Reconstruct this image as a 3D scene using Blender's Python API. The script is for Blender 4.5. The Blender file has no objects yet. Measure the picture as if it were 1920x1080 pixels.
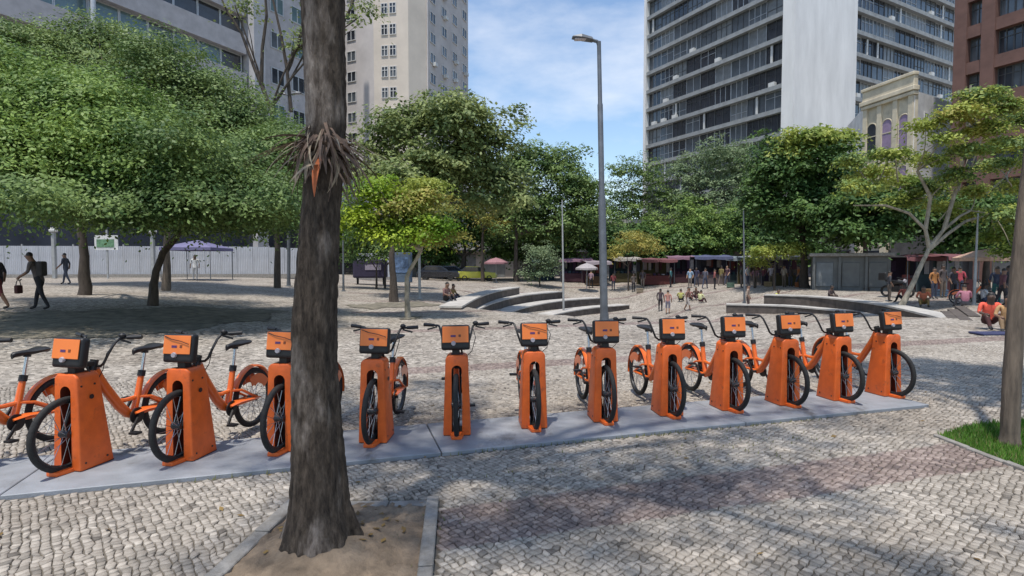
import bpy, bmesh, math, random
import numpy as np
from mathutils import Vector, Matrix

R = math.radians
random.seed(7)
rng = np.random.default_rng(11)
sc = bpy.context.scene
col = sc.collection

# ------------------------------------------------------------------ camera, sky, sun, exposure
F, CX, CY, CAMZ, PITCH = 1050.0, 960.0, 540.0, 1.75, R(2.45)
cam_d = bpy.data.cameras.new('camera')
cam = bpy.data.objects.new('camera', cam_d); col.objects.link(cam)
cam.location = (0, 0, CAMZ); cam.rotation_euler = (math.pi / 2 - PITCH, 0, 0)
cam_d.sensor_fit = 'HORIZONTAL'; cam_d.sensor_width = 36.0; cam_d.lens = 36.0 * F / 1920.0
cam_d.clip_start = 0.05; cam_d.clip_end = 3000
sc.camera = cam

SUN_EL, SUN_DIR = R(72), Vector((-0.40, -0.92, 0)).normalized()      # direction towards the sun (plan)
world = bpy.data.worlds.new('World'); sc.world = world; world.use_nodes = True
wn = world.node_tree; wn.nodes.clear()
wo = wn.nodes.new('ShaderNodeOutputWorld'); bg = wn.nodes.new('ShaderNodeBackground')
sky = wn.nodes.new('ShaderNodeTexSky'); sky.sky_type = 'NISHITA'; sky.sun_disc = False
sky.sun_elevation = SUN_EL; sky.sun_rotation = math.atan2(SUN_DIR.x, SUN_DIR.y)
sky.air_density = 1.15; sky.dust_density = 0.35; sky.ozone_density = 2.4
# thin clouds drifting over the whole sky
tc = wn.nodes.new('ShaderNodeTexCoord'); mp = wn.nodes.new('ShaderNodeMapping')
mp.inputs['Scale'].default_value = (1.0, 1.0, 2.6); mp.inputs['Location'].default_value = (0.31, 0.12, 0.42)
nz = wn.nodes.new('ShaderNodeTexNoise'); nz.inputs['Scale'].default_value = 2.1; nz.inputs['Detail'].default_value = 7
nz.inputs['Roughness'].default_value = 0.55
rp = wn.nodes.new('ShaderNodeValToRGB'); rp.color_ramp.elements[0].position = 0.50; rp.color_ramp.elements[1].position = 0.78
mxs = wn.nodes.new('ShaderNodeMix'); mxs.data_type = 'RGBA'
mxs.inputs[7].default_value = (5.6, 5.8, 6.2, 1)
L = wn.links.new
L(tc.outputs['Generated'], mp.inputs['Vector']); L(mp.outputs[0], nz.inputs['Vector']); L(nz.outputs['Fac'], rp.inputs['Fac'])
L(rp.outputs['Color'], mxs.inputs[0]); L(sky.outputs[0], mxs.inputs[6])
L(mxs.outputs[2], bg.inputs['Color']); bg.inputs['Strength'].default_value = 0.15
L(bg.outputs[0], wo.inputs['Surface'])
sun_d = bpy.data.lights.new('sun', 'SUN'); sun = bpy.data.objects.new('sun', sun_d); col.objects.link(sun)
sun_d.energy = 3.5; sun_d.angle = R(1.4); sun_d.color = (1.0, 0.945, 0.865)
to_sun = Vector((SUN_DIR.x * math.cos(SUN_EL), SUN_DIR.y * math.cos(SUN_EL), math.sin(SUN_EL)))
sun.rotation_euler = to_sun.to_track_quat('Z', 'Y').to_euler(); sun.location = (0, 0, 40)
vs = sc.view_settings; vs.view_transform = 'Standard'; vs.look = 'None'; vs.exposure = 0.33; vs.gamma = 1.0
vs.use_curve_mapping = False
sc.cycles.max_bounces = 5; sc.cycles.diffuse_bounces = 3; sc.cycles.transparent_max_bounces = 6; sc.cycles.use_denoising = True

# ------------------------------------------------------------------ helpers
cp, sp = math.cos(PITCH), math.sin(PITCH)
def ray(px, py):
    u = (px - CX) / F; v = (CY - py) / F
    return Vector((u, cp + v * sp, -sp + v * cp))
def at(px, py, Y):
    d = ray(px, py); t = Y / d.y
    return Vector((d.x * t, Y, CAMZ + d.z * t))
def ss(a, b, x):
    t = np.clip((x - a) / (b - a), 0, 1); return t * t * (3 - 2 * t)
def G(x, y):
    """height of the plaza: level near the docks, a sunken bowl in the middle, rising to the left"""
    x = np.asarray(x, float); y = np.asarray(y, float)
    dx = np.where(x > 9, (x - 9) * 1.1, x - 9); dy = np.where(y > 30, (y - 30) * .5, y - 30)
    r = np.sqrt(dx ** 2 + dy ** 2)
    bowl = -1.85 * (1 - np.clip((r - 5.9) / 7.1, 0, 1)) * (1 - .46 * ss(9, 12.5, x))
    left = 0.75 * ss(-2, -22, x) * ss(8, 18, y)
    return bowl + left
def gz(x, y): return float(G(x, y))
def hit(px, py):
    d = ray(px, py); t = 1.0; prev = t
    while t < 400:
        p = Vector((0, 0, CAMZ)) + d * t
        if p.z <= gz(p.x, p.y):
            a, b = prev, t
            for _ in range(24):
                m = (a + b) / 2; p = Vector((0, 0, CAMZ)) + d * m
                if p.z <= gz(p.x, p.y): b = m
                else: a = m
            p = Vector((0, 0, CAMZ)) + d * b
            return Vector((p.x, p.y, gz(p.x, p.y)))
        prev = t; t += 0.15
    return at(px, py, 200)

def tag(o, label=None, cat=None, group=None, kind=None):
    if label: o['label'] = label
    if cat: o['category'] = cat
    if group: o['group'] = group
    if kind: o['kind'] = kind
    return o
def empty(name, loc=(0, 0, 0), rz=0.0, label=None, cat=None, group=None):
    o = bpy.data.objects.new(name, None); col.objects.link(o)
    o.location = loc; o.rotation_euler = (0, 0, rz); o.empty_display_size = 0.2
    return tag(o, label, cat, group)
def link(name, me, parent=None, loc=None, rot=None, scl=None):
    o = bpy.data.objects.new(name, me); col.objects.link(o)
    if parent is not None: o.parent = parent
    if loc is not None: o.location = loc
    if rot is not None: o.rotation_euler = rot
    if scl is not None: o.scale = scl
    return o
def copy_tree(o, parent=None):
    c = o.copy(); col.objects.link(c)
    if parent is not None: c.parent = parent
    for ch in o.children: copy_tree(ch, c)
    return c

class MB:
    """collects shapes into one mesh"""
    def __init__(s): s.v = []; s.f = []; s.m = []
    def add(s, vs, fs, mi=0):
        b = len(s.v); s.v += [tuple(v) for v in vs]
        s.f += [tuple(i + b for i in f) for f in fs]; s.m += [mi] * len(fs); return s
    def box(s, c, d, mi=0, rz=0.0, M=None):
        x, y, z = d[0] / 2, d[1] / 2, d[2] / 2
        vs = [Vector((i * x, j * y, k * z)) for k in (-1, 1) for j in (-1, 1) for i in (-1, 1)]
        if rz: vs = [Matrix.Rotation(rz, 3, 'Z') @ v for v in vs]
        if M is not None: vs = [M @ v for v in vs]
        vs = [v + Vector(c) for v in vs]
        return s.add(vs, [(0, 2, 3, 1), (4, 5, 7, 6), (0, 1, 5, 4), (2, 6, 7, 3), (0, 4, 6, 2), (1, 3, 7, 5)], mi)
    def bar(s, a, b, w, h=None, mi=0):
        a, b = Vector(a), Vector(b); d = (b - a).normalized(); h = h or w
        up = Vector((0, 0, 1)) if abs(d.z) < 0.95 else Vector((0, 1, 0))
        r = d.cross(up).normalized() * (w / 2); u = r.normalized().cross(d) * (h / 2)
        vs = [p + i * r + j * u for p in (a, b) for i, j in ((-1, -1), (1, -1), (1, 1), (-1, 1))]
        return s.add(vs, [(3, 2, 1, 0), (4, 5, 6, 7), (0, 1, 5, 4), (1, 2, 6, 5), (2, 3, 7, 6), (3, 0, 4, 7)], mi)
    def tube(s, path, rad, n=8, mi=0, cap=True, wob=0.0, flat=1.0):
        path = [Vector(p) for p in path]; k = len(path)
        if not hasattr(rad, '__len__'): rad = [rad] * k
        vs = []; prev = None
        for i in range(k):
            d = (path[min(i + 1, k - 1)] - path[max(i - 1, 0)]).normalized()
            if prev is None:
                up = Vector((0, 0, 1)) if abs(d.z) < 0.9 else Vector((1, 0, 0))
                r = d.cross(up).normalized()
            else:
                r = (prev - d * prev.dot(d)).normalized()
            prev = r; u = d.cross(r)
            for j in range(n):
                a = 2 * math.pi * j / n
                q = rad[i] * (1 + (random.uniform(-wob, wob) if wob else 0))
                vs.append(path[i] + r * math.cos(a) * q + u * math.sin(a) * q * flat)
        fs = [(i * n + j, i * n + (j + 1) % n, (i + 1) * n + (j + 1) % n, (i + 1) * n + j) for i in range(k - 1) for j in range(n)]
        if cap: fs += [tuple(range(n - 1, -1, -1)), tuple((k - 1) * n + j for j in range(n))]
        return s.add(vs, fs, mi)
    def lathe(s, prof, c=(0, 0, 0), n=16, mi=0, M=None):
        vs = []
        for r, z in prof:
            for j in range(n):
                a = 2 * math.pi * j / n; v = Vector((r * math.cos(a), r * math.sin(a), z))
                if M is not None: v = M @ v
                vs.append(v + Vector(c))
        k = len(prof)
        fs = [(i * n + j, i * n + (j + 1) % n, (i + 1) * n + (j + 1) % n, (i + 1) * n + j) for i in range(k - 1) for j in range(n)]
        fs += [tuple(range(n - 1, -1, -1)), tuple((k - 1) * n + j for j in range(n))]
        return s.add(vs, fs, mi)
    def torus(s, c, Rr, r, n=40, m=8, mi=0, axis='X', sx=1.0):
        vs = []
        for i in range(n):
            a = 2 * math.pi * i / n
            for j in range(m):
                b = 2 * math.pi * j / m; q = Rr + r * math.cos(b); h = r * math.sin(b) * sx
                vs.append(Vector((h, q * math.cos(a), q * math.sin(a))) + Vector(c))
        fs = [(i * m + j, ((i + 1) % n) * m + j, ((i + 1) % n) * m + (j + 1) % m, i * m + (j + 1) % m) for i in range(n) for j in range(m)]
        return s.add(vs, fs, mi)
    def prism(s, poly, z0, z1, mi=0):
        n = len(poly); vs = [(p[0], p[1], z0) for p in poly] + [(p[0], p[1], z1) for p in poly]
        fs = [tuple(range(n - 1, -1, -1)), tuple(range(n, 2 * n))] + [(i, (i + 1) % n, n + (i + 1) % n, n + i) for i in range(n)]
        return s.add(vs, fs, mi)
    def mesh(s, name, mats, smooth=False, bevel=0.0, seg=2, ang=40):
        me = bpy.data.meshes.new(name); me.from_pydata(s.v, [], s.f)
        if not isinstance(mats, (list, tuple)): mats = [mats]
        for m in mats: me.materials.append(m)
        if len(mats) > 1: me.polygons.foreach_set('material_index', s.m)
        bm = bmesh.new(); bm.from_mesh(me)
        bmesh.ops.recalc_face_normals(bm, faces=bm.faces)
        if bevel:
            es = [e for e in bm.edges if len(e.link_faces) == 2 and e.calc_face_angle(0) > R(ang)]
            bmesh.ops.bevel(bm, geom=es, offset=bevel, segments=seg, affect='EDGES', profile=0.6, clamp_overlap=True)
        bm.to_mesh(me); bm.free()
        if smooth:
            me.polygons.foreach_set('use_smooth', [True] * len(me.polygons))
            try: me.set_sharp_from_angle(angle=R(38))
            except Exception: pass
        me.update(); return me
    def build(s, name, mats, parent=None, loc=None, rot=None, smooth=False, bevel=0.0, seg=2):
        return link(name, s.mesh(name, mats, smooth, bevel, seg), parent, loc, rot)

def np_mesh(name, V, Fq, mats, mi=None, smooth=False):
    me = bpy.data.meshes.new(name); V = np.asarray(V, np.float32); Fq = np.asarray(Fq, np.int32)
    nf, k = Fq.shape
    me.vertices.add(len(V)); me.vertices.foreach_set('co', V.ravel())
    me.loops.add(nf * k); me.loops.foreach_set('vertex_index', Fq.ravel())
    me.polygons.add(nf); me.polygons.foreach_set('loop_start', np.arange(nf, dtype=np.int32) * k)
    me.polygons.foreach_set('loop_total', np.full(nf, k, np.int32))
    for m in (mats if isinstance(mats, (list, tuple)) else [mats]): me.materials.append(m)
    if mi is not None: me.polygons.foreach_set('material_index', np.asarray(mi, np.int32))
    if smooth: me.polygons.foreach_set('use_smooth', [True] * nf)
    me.update(calc_edges=True); return me

# ------------------------------------------------------------------ materials
def N(nt, t, **kw):
    n = nt.nodes.new(t)
    for k, v in kw.items(): setattr(n, k, v)
    return n
def mat(name, c, rough=0.6, var=0.15, scale=6.0, bump=0.0, metal=0.0, c2=None, stretch=None, spec=0.5, bscale=None, coat=0.0, scuff=None):
    m = bpy.data.materials.new(name); m.use_nodes = True; nt = m.node_tree
    b = nt.nodes['Principled BSDF']; lk = nt.links.new
    b.inputs['Roughness'].default_value = rough; b.inputs['Metallic'].default_value = metal
    b.inputs['Specular IOR Level'].default_value = spec; b.inputs['Coat Weight'].default_value = coat
    t = N(nt, 'ShaderNodeTexCoord'); mpp = N(nt, 'ShaderNodeMapping')
    if stretch: mpp.inputs['Scale'].default_value = stretch
    lk(t.outputs['Object'], mpp.inputs['Vector'])
    n1 = N(nt, 'ShaderNodeTexNoise'); n1.inputs['Scale'].default_value = scale; n1.inputs['Detail'].default_value = 6
    n1.inputs['Roughness'].default_value = 0.62
    lk(mpp.outputs[0], n1.inputs['Vector'])
    rr = N(nt, 'ShaderNodeValToRGB'); rr.color_ramp.elements[0].position = 0.3; rr.color_ramp.elements[1].position = 0.72
    d = c2 if c2 else tuple(x * (1 - var * 1.6) for x in c); u = tuple(min(1, x * (1 + var)) for x in c)
    rr.color_ramp.elements[0].color = (*d, 1); rr.color_ramp.elements[1].color = (*u, 1)
    lk(n1.outputs['Fac'], rr.inputs['Fac']); lk(rr.outputs['Color'], b.inputs['Base Color'])
    if scuff:
        oi = N(nt, 'ShaderNodeObjectInfo'); av_ = N(nt, 'ShaderNodeVectorMath', operation='MULTIPLY_ADD'); av_.inputs[1].default_value = scuff[2]; lk(t.outputs['Object'], av_.inputs[0])
        sc_ = N(nt, 'ShaderNodeMath', operation='MULTIPLY'); sc_.inputs[1].default_value = 57.0; lk(oi.outputs['Random'], sc_.inputs[0]); lk(sc_.outputs[0], av_.inputs[2])
        n4 = N(nt, 'ShaderNodeTexNoise'); n4.inputs['Scale'].default_value = scuff[1]; n4.inputs['Detail'].default_value = 8; n4.inputs['Roughness'].default_value = 0.7; lk(av_.outputs[0], n4.inputs['Vector'])
        r4 = N(nt, 'ShaderNodeValToRGB'); r4.color_ramp.elements[0].position = 0.57; r4.color_ramp.elements[1].position = 0.70; lk(n4.outputs['Fac'], r4.inputs['Fac'])
        m4 = N(nt, 'ShaderNodeMix', data_type='RGBA'); lk(r4.outputs[0], m4.inputs[0]); lk(rr.outputs['Color'], m4.inputs[6]); m4.inputs[7].default_value = (*scuff[0], 1); lk(m4.outputs[2], b.inputs['Base Color'])
    if bump:
        n2 = N(nt, 'ShaderNodeTexNoise'); n2.inputs['Scale'].default_value = bscale or scale * 4; n2.inputs['Detail'].default_value = 5
        lk(mpp.outputs[0], n2.inputs['Vector'])
        bp = N(nt, 'ShaderNodeBump'); bp.inputs['Strength'].default_value = bump; bp.inputs['Distance'].default_value = 0.02
        lk(n2.outputs['Fac'], bp.inputs['Height']); lk(bp.outputs[0], b.inputs['Normal'])
    return m
def leaf_mat(name, c, c2, trans=0.35):
    m = bpy.data.materials.new(name); m.use_nodes = True; nt = m.node_tree; lk = nt.links.new; nt.nodes.clear()
    o = N(nt, 'ShaderNodeOutputMaterial'); mx = N(nt, 'ShaderNodeMixShader'); mx.inputs[0].default_value = trans
    p = N(nt, 'ShaderNodeBsdfPrincipled'); p.inputs['Roughness'].default_value = 0.55; p.inputs['Specular IOR Level'].default_value = 0.3
    tr = N(nt, 'ShaderNodeBsdfTranslucent')
    g = N(nt, 'ShaderNodeNewGeometry'); n1 = N(nt, 'ShaderNodeTexNoise'); n1.inputs['Scale'].default_value = 0.8; n1.inputs['Detail'].default_value = 3
    lk(g.outputs['Position'], n1.inputs['Vector'])
    ad = N(nt, 'ShaderNodeMath', operation='MULTIPLY_ADD'); ad.inputs[1].default_value = 0.22
    lk(g.outputs['Random Per Island'], ad.inputs[0])
    sb = N(nt, 'ShaderNodeMath', operation='MULTIPLY_ADD'); sb.inputs[1].default_value = 2.6; sb.inputs[2].default_value = -0.95
    lk(n1.outputs['Fac'], sb.inputs[0]); lk(sb.outputs[0], ad.inputs[2])
    rr = N(nt, 'ShaderNodeValToRGB'); rr.color_ramp.elements[0].position = 0.1; rr.color_ramp.elements[1].position = 0.9
    rr.color_ramp.elements[0].color = (*c, 1); rr.color_ramp.elements[1].color = (*c2, 1)
    lk(ad.outputs[0], rr.inputs['Fac']); lk(rr.outputs[0], p.inputs['Base Color'])
    hs = N(nt, 'ShaderNodeHueSaturation'); hs.inputs['Value'].default_value = 1.3; lk(rr.outputs[0], hs.inputs['Color']); lk(hs.outputs[0], tr.inputs['Color'])
    lk(p.outputs[0], mx.inputs[1]); lk(tr.outputs[0], mx.inputs[2]); lk(mx.outputs[0], o.inputs['Surface'])
    return m

# ---- stone paving: warm white limestone with reddish bands parallel to the docks
AL = math.atan2(0.238, 0.783); EX, EY = math.cos(AL), math.sin(AL)
def en(e, n): return Vector((e * EX - n * EY, e * EY + n * EX))       # row coordinates -> plan
def paving(name, stones):
    m = bpy.data.materials.new(name); m.use_nodes = True; nt = m.node_tree; lk = nt.links.new
    b = nt.nodes['Principled BSDF']; b.inputs['Roughness'].default_value = 0.72; b.inputs['Specular IOR Level'].default_value = 0.35
    g = N(nt, 'ShaderNodeNewGeometry')
    dot = N(nt, 'ShaderNodeVectorMath', operation='DOT_PRODUCT'); dot.inputs[1].default_value = (-EY, EX, 0); lk(g.outputs['Position'], dot.inputs[0])
    wob = N(nt, 'ShaderNodeTexNoise'); wob.inputs['Scale'].default_value = 3.0; lk(g.outputs['Position'], wob.inputs['Vector'])
    a1 = N(nt, 'ShaderNodeMath', operation='MULTIPLY_ADD'); a1.inputs[1].default_value = 0.10; lk(wob.outputs['Fac'], a1.inputs[0]); lk(dot.outputs['Value'], a1.inputs[2])
    a2 = N(nt, 'ShaderNodeMath', operation='MULTIPLY_ADD'); a2.inputs[1].default_value = 1 / 5.55; a2.inputs[2].default_value = (-3.60 - 0.05 + 0.28) / 5.55; lk(a1.outputs[0], a2.inputs[0])
    fr = N(nt, 'ShaderNodeMath', operation='FRACT'); lk(a2.outputs[0], fr.inputs[0])
    bandr = N(nt, 'ShaderNodeValToRGB'); bandr.color_ramp.interpolation = 'LINEAR'
    e = bandr.color_ramp.elements; e[0].position = 0.0; e[0].color = (1, 1, 1, 1); e[1].position = 0.100; e[1].color = (1, 1, 1, 1)
    q = e.new(0.104); q.color = (0, 0, 0, 1); q = e.new(0.997); q.color = (0, 0, 0, 1); q = e.new(1.0); q.color = (1, 1, 1, 1)
    lk(fr.outputs[0], bandr.inputs['Fac'])
    de = N(nt, 'ShaderNodeVectorMath', operation='DOT_PRODUCT'); de.inputs[1].default_value = (EX, EY, 0); lk(g.outputs['Position'], de.inputs[0])
    gt = N(nt, 'ShaderNodeMath', operation='GREATER_THAN'); gt.inputs[1].default_value = 0.3; lk(de.outputs['Value'], gt.inputs[0])
    bm_ = N(nt, 'ShaderNodeMath', operation='MULTIPLY'); lk(bandr.outputs['Color'], bm_.inputs[0]); lk(gt.outputs[0], bm_.inputs[1])
    if stones:
        at_ = N(nt, 'ShaderNodeAttribute', attribute_name='rnd'); val = at_.outputs['Fac']
        at2 = None
    else:
        vo = N(nt, 'ShaderNodeTexVoronoi'); vo.inputs['Scale'].default_value = 13.5; lk(g.outputs['Position'], vo.inputs['Vector'])
        sx = N(nt, 'ShaderNodeSeparateColor'); lk(vo.outputs['Color'], sx.inputs[0]); val = sx.outputs[0]
    light = N(nt, 'ShaderNodeValToRGB'); le = light.color_ramp.elements
    le[0].position = 0.0; le[0].color = (0.12, 0.105, 0.09, 1); le[1].position = 1.0; le[1].color = (0.56, 0.505, 0.435, 1)
    q = le.new(0.14); q.color = (0.24, 0.215, 0.185, 1); q = le.new(0.3); q.color = (0.33, 0.295, 0.25, 1); q = le.new(0.75); q.color = (0.43, 0.385, 0.33, 1)
    red = N(nt, 'ShaderNodeValToRGB'); re_ = red.color_ramp.elements
    re_[0].position = 0.0; re_[0].color = (0.15, 0.12, 0.112, 1); re_[1].position = 1.0; re_[1].color = (0.41, 0.335, 0.295, 1)
    q = re_.new(0.5); q.color = (0.265, 0.205, 0.18, 1)
    lk(val, light.inputs['Fac']); lk(val, red.inputs['Fac'])
    mb_ = N(nt, 'ShaderNodeMix', data_type='RGBA'); lk(bm_.outputs[0], mb_.inputs[0]); lk(light.outputs[0], mb_.inputs[6]); lk(red.outputs[0], mb_.inputs[7])
    # worn-in grime, uneven over metres
    n1 = N(nt, 'ShaderNodeTexNoise'); n1.inputs['Scale'].default_value = 0.55; n1.inputs['Detail'].default_value = 7; n1.inputs['Roughness'].default_value = 0.65
    lk(g.outputs['Position'], n1.inputs['Vector'])
    gr = N(nt, 'ShaderNodeValToRGB'); gr.color_ramp.elements[0].position = 0.34; gr.color_ramp.elements[0].color = (0.62, 0.59, 0.56, 1)
    gr.color_ramp.elements[1].position = 0.58; gr.color_ramp.elements[1].color = (1, 1, 1, 1); lk(n1.outputs['Fac'], gr.inputs['Fac'])
    mg = N(nt, 'ShaderNodeMix', data_type='RGBA', blend_type='MULTIPLY'); mg.inputs[0].default_value = 0.75
    lk(mb_.outputs[2], mg.inputs[6]); lk(gr.outputs[0], mg.inputs[7]); colr = mg.outputs[2]
    if not stones:
        vd = N(nt, 'ShaderNodeTexVoronoi', feature='DISTANCE_TO_EDGE'); vd.inputs['Scale'].default_value = 13.5; lk(g.outputs['Position'], vd.inputs['Vector'])
        jr = N(nt, 'ShaderNodeValToRGB'); jr.color_ramp.elements[0].position = 0.02; jr.color_ramp.elements[0].color = (0.45, 0.42, 0.40, 1)
        jr.color_ramp.elements[1].position = 0.09; jr.color_ramp.elements[1].color = (1, 1, 1, 1); lk(vd.outputs['Distance'], jr.inputs['Fac'])
        mj = N(nt, 'ShaderNodeMix', data_type='RGBA', blend_type='MULTIPLY'); mj.inputs[0].default_value = 0.8; lk(colr, mj.inputs[6]); lk(jr.outputs[0], mj.inputs[7])
        # sandy bedding where the separate stones are laid (up to STONE_FAR in row coordinates)
        lt = N(nt, 'ShaderNodeMath', operation='LESS_THAN'); lt.inputs[1].default_value = STONE_FAR - 0.05; lk(dot.outputs['Value'], lt.inputs[0])
        mz = N(nt, 'ShaderNodeMix', data_type='RGBA'); lk(lt.outputs[0], mz.inputs[0]); lk(mj.outputs[2], mz.inputs[6]); mz.inputs[7].default_value = (0.13, 0.115, 0.095, 1)
        colr = mz.outputs[2]
    else:
        n3 = N(nt, 'ShaderNodeTexNoise'); n3.inputs['Scale'].default_value = 70; n3.inputs['Detail'].default_value = 4; lk(g.outputs['Position'], n3.inputs['Vector'])
        bp = N(nt, 'ShaderNodeBump'); bp.inputs['Strength'].default_value = 0.35; bp.inputs['Distance'].default_value = 0.01
        lk(n3.outputs['Fac'], bp.inputs['Height']); lk(bp.outputs[0], b.inputs['Normal'])
        h3 = N(nt, 'ShaderNodeValToRGB'); h3.color_ramp.elements[0].position = 0.25; h3.color_ramp.elements[0].color = (0.72, 0.70, 0.68, 1); h3.color_ramp.elements[1].position = 0.6
        h3.color_ramp.elements[1].color = (1, 1, 1, 1); lk(n3.outputs['Fac'], h3.inputs['Fac'])
        m3 = N(nt, 'ShaderNodeMix', data_type='RGBA', blend_type='MULTIPLY'); m3.inputs[0].default_value = 0.7; lk(colr, m3.inputs[6]); lk(h3.outputs[0], m3.inputs[7]); colr = m3.outputs[2]
    lk(colr, b.inputs['Base Color'])
    return m
STONE_FAR = 9.6
M = {}
M['ground'] = paving('stone mosaic far', False)
M['stone'] = paving('stone mosaic', True)
M['plate'] = mat('grey dock platform', (0.275, 0.29, 0.315), 0.6, 0.13, 3.5, 0.15, c2=(0.22, 0.23, 0.245), bscale=60, stretch=(1, 1.6, 1), scuff=((0.13, 0.125, 0.12), 2.6, (1, .5, 1)))
M['dock'] = mat('orange dock paint', (0.80, 0.145, 0.020), 0.45, 0.05, 7.0, 0.06, c2=(0.62, 0.105, 0.016), bscale=25, scuff=((0.42, 0.085, 0.025), 9.0, (1, 1, 1)))
M['frame'] = mat('orange bicycle paint', (0.78, 0.15, 0.022), 0.32, 0.06, 5.0, coat=0.3)
M['panel'] = mat('orange box panel', (0.86, 0.21, 0.035), 0.35, 0.05, 4.0)
M['black'] = mat('black plastic', (0.014, 0.013, 0.014), 0.48, 0.2, 12)
M['rubber'] = mat('tyre rubber', (0.022, 0.021, 0.02), 0.8, 0.3, 30, 0.2)
M['rim'] = mat('dark wheel rim', (0.05, 0.05, 0.052), 0.4, 0.2, 20, metal=0.6)
M['spoke'] = mat('steel spokes', (0.45, 0.45, 0.46), 0.35, 0.1, 20, metal=0.9)
M['silver'] = mat('silver seat post', (0.62, 0.63, 0.65), 0.25, 0.1, 12, metal=0.9)
M['mark'] = mat('purple printed mark', (0.09, 0.03, 0.12), 0.5, 0.1)
M['mark2'] = mat('brown printed mark', (0.20, 0.05, 0.012), 0.5, 0.1)
M['lens'] = mat('lamp lens', (0.45, 0.42, 0.45), 0.2, 0.1)
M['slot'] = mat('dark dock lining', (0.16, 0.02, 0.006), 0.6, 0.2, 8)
M['pole'] = mat('galvanised lamp post', (0.13, 0.14, 0.155), 0.5, 0.2, 3.0, metal=0.35)
M['polel'] = mat('pale lamp post', (0.34, 0.345, 0.34), 0.55, 0.15, 3.0, metal=0.2)
M['bark'] = mat('grey brown bark', (0.175, 0.135, 0.10), 0.9, 0.3, 5.0, 1.0, c2=(0.055, 0.042, 0.033), stretch=(3, 3, 0.45), bscale=9)
M['bark_pale'] = mat('pale mottled bark', (0.34, 0.30, 0.235), 0.9, 0.25, 6.0, 0.5, c2=(0.13, 0.115, 0.085), stretch=(1, 1, 0.5))
M['bark_dark'] = mat('dark bark', (0.075, 0.058, 0.046), 0.9, 0.3, 6.0, 0.6, stretch=(2, 2, 0.5))
M['soil'] = mat('dry sandy soil', (0.27, 0.20, 0.135), 0.95, 0.22, 5.0, 0.8, c2=(0.095, 0.07, 0.048), bscale=30)
M['kerb'] = mat('concrete kerb', (0.27, 0.255, 0.235), 0.85, 0.2, 9.0, 0.5, c2=(0.17, 0.155, 0.135))
M['concrete'] = mat('weathered concrete', (0.47, 0.445, 0.41), 0.85, 0.2, 1.4, 0.25, bscale=18)
M['seatstone_shaded'] = mat('brown seating stone with painted shadow', (0.105, 0.086, 0.074), 0.85, 0.3, 2.5, 0.3, bscale=14)  # brown darkened further: shadow on the tier fronts is put into the colour
M['grass'] = leaf_mat('lawn grass', (0.035, 0.12, 0.014), (0.125, 0.26, 0.035), 0.3)
M['weed'] = leaf_mat('dry weed', (0.09, 0.12, 0.03), (0.28, 0.27, 0.10), 0.3)
M['litter'] = leaf_mat('fallen leaf', (0.10, 0.055, 0.02), (0.30, 0.20, 0.07), 0.15)

# ================================================================== the ground
def axis(parts):
    return np.unique(np.concatenate([np.arange(a, b, s) for a, b, s in parts]))
gx = axis([(-400, -60, 40), (-60, -30, 3), (-30, 30, 0.6), (30, 60, 3), (60, 440, 40)])
gy = axis([(-40, 0, 8), (0, 50, 0.6), (50, 80, 3), (80, 700, 40)])
X_, Y_ = np.meshgrid(gx, gy); Z_ = G(X_, Y_)
nx_, ny_ = len(gx), len(gy)
idx = np.arange(nx_ * ny_).reshape(ny_, nx_)
quads = np.stack([idx[:-1, :-1], idx[:-1, 1:], idx[1:, 1:], idx[1:, :-1]], -1).reshape(-1, 4)
ground = link('plaza_ground', np_mesh('plaza_ground', np.stack([X_, Y_, Z_], -1).reshape(-1, 3), quads, M['ground'], smooth=True))
tag(ground, 'pale stone mosaic pavement of the square with reddish bands', kind='structure')

# ---- footprints left free of paving stones
TREE_C = Vector((-1.12, 3.32))
PIT = [(-1.72, 2.55), (-0.40, 2.62), (-0.54, 4.06), (-1.62, 4.00)]        # tree pit, outer edge of its kerb
LAWN = [(4.36, 4.05), (7.6, 4.35), (7.6, 6.6), (5.0, 5.98), (4.30, 5.58)]
def inside(P, poly):
    c = np.zeros(len(P), bool); n = len(poly)
    for i in range(n):
        (x1, y1), (x2, y2) = poly[i], poly[(i + 1) % n]
        cond = ((y1 > P[:, 1]) != (y2 > P[:, 1])) & (P[:, 0] < (x2 - x1) * (P[:, 1] - y1) / (y2 - y1 + 1e-9) + x1)
        c ^= cond
    return c
def expand(poly, d):
    c = np.mean(np.array(poly), 0); return [tuple(c + (np.array(p) - c) * (1 + d / np.linalg.norm(np.array(p) - c))) for p in poly]
# ---- separate paving stones
SP = 0.048; BETA = AL + R(24)
ii, jj = np.meshgrid(np.arange(-230, 430), np.arange(-60, 420))
gu, gv = ii * SP, jj * SP
wav = 0.022 * np.sin(gu * 2.1 + 0.6 * np.sin(gv * 1.3)) ; wav2 = 0.022 * np.sin(gv * 1.7 + 0.8 * np.sin(gu * 0.9))
gu2 = gu + wav2 + rng.normal(0, 0.0085, gu.shape); gv2 = gv + wav + rng.normal(0, 0.0085, gu.shape) + 0.5 * SP * (ii % 2) * 0.35
px_ = gu2 * math.cos(BETA) - gv2 * math.sin(BETA); py_ = gu2 * math.sin(BETA) + gv2 * math.cos(BETA)
P4 = np.stack([np.stack([px_, py_], -1)[a, b] for a, b in ((slice(0, -1), slice(0, -1)), (slice(0, -1), slice(1, None)), (slice(1, None), slice(1, None)), (slice(1, None), slice(0, -1)))], 2).reshape(-1, 4, 2)
C4 = P4.mean(1)
nn_ = -C4[:, 0] * EY + C4[:, 1] * EX; ee_ = C4[:, 0] * EX + C4[:, 1] * EY
keep = (C4[:, 1] > 2.45) & (np.abs(C4[:, 0]) < 0.93 * C4[:, 1] + 0.9) & (nn_ < STONE_FAR)
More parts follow.
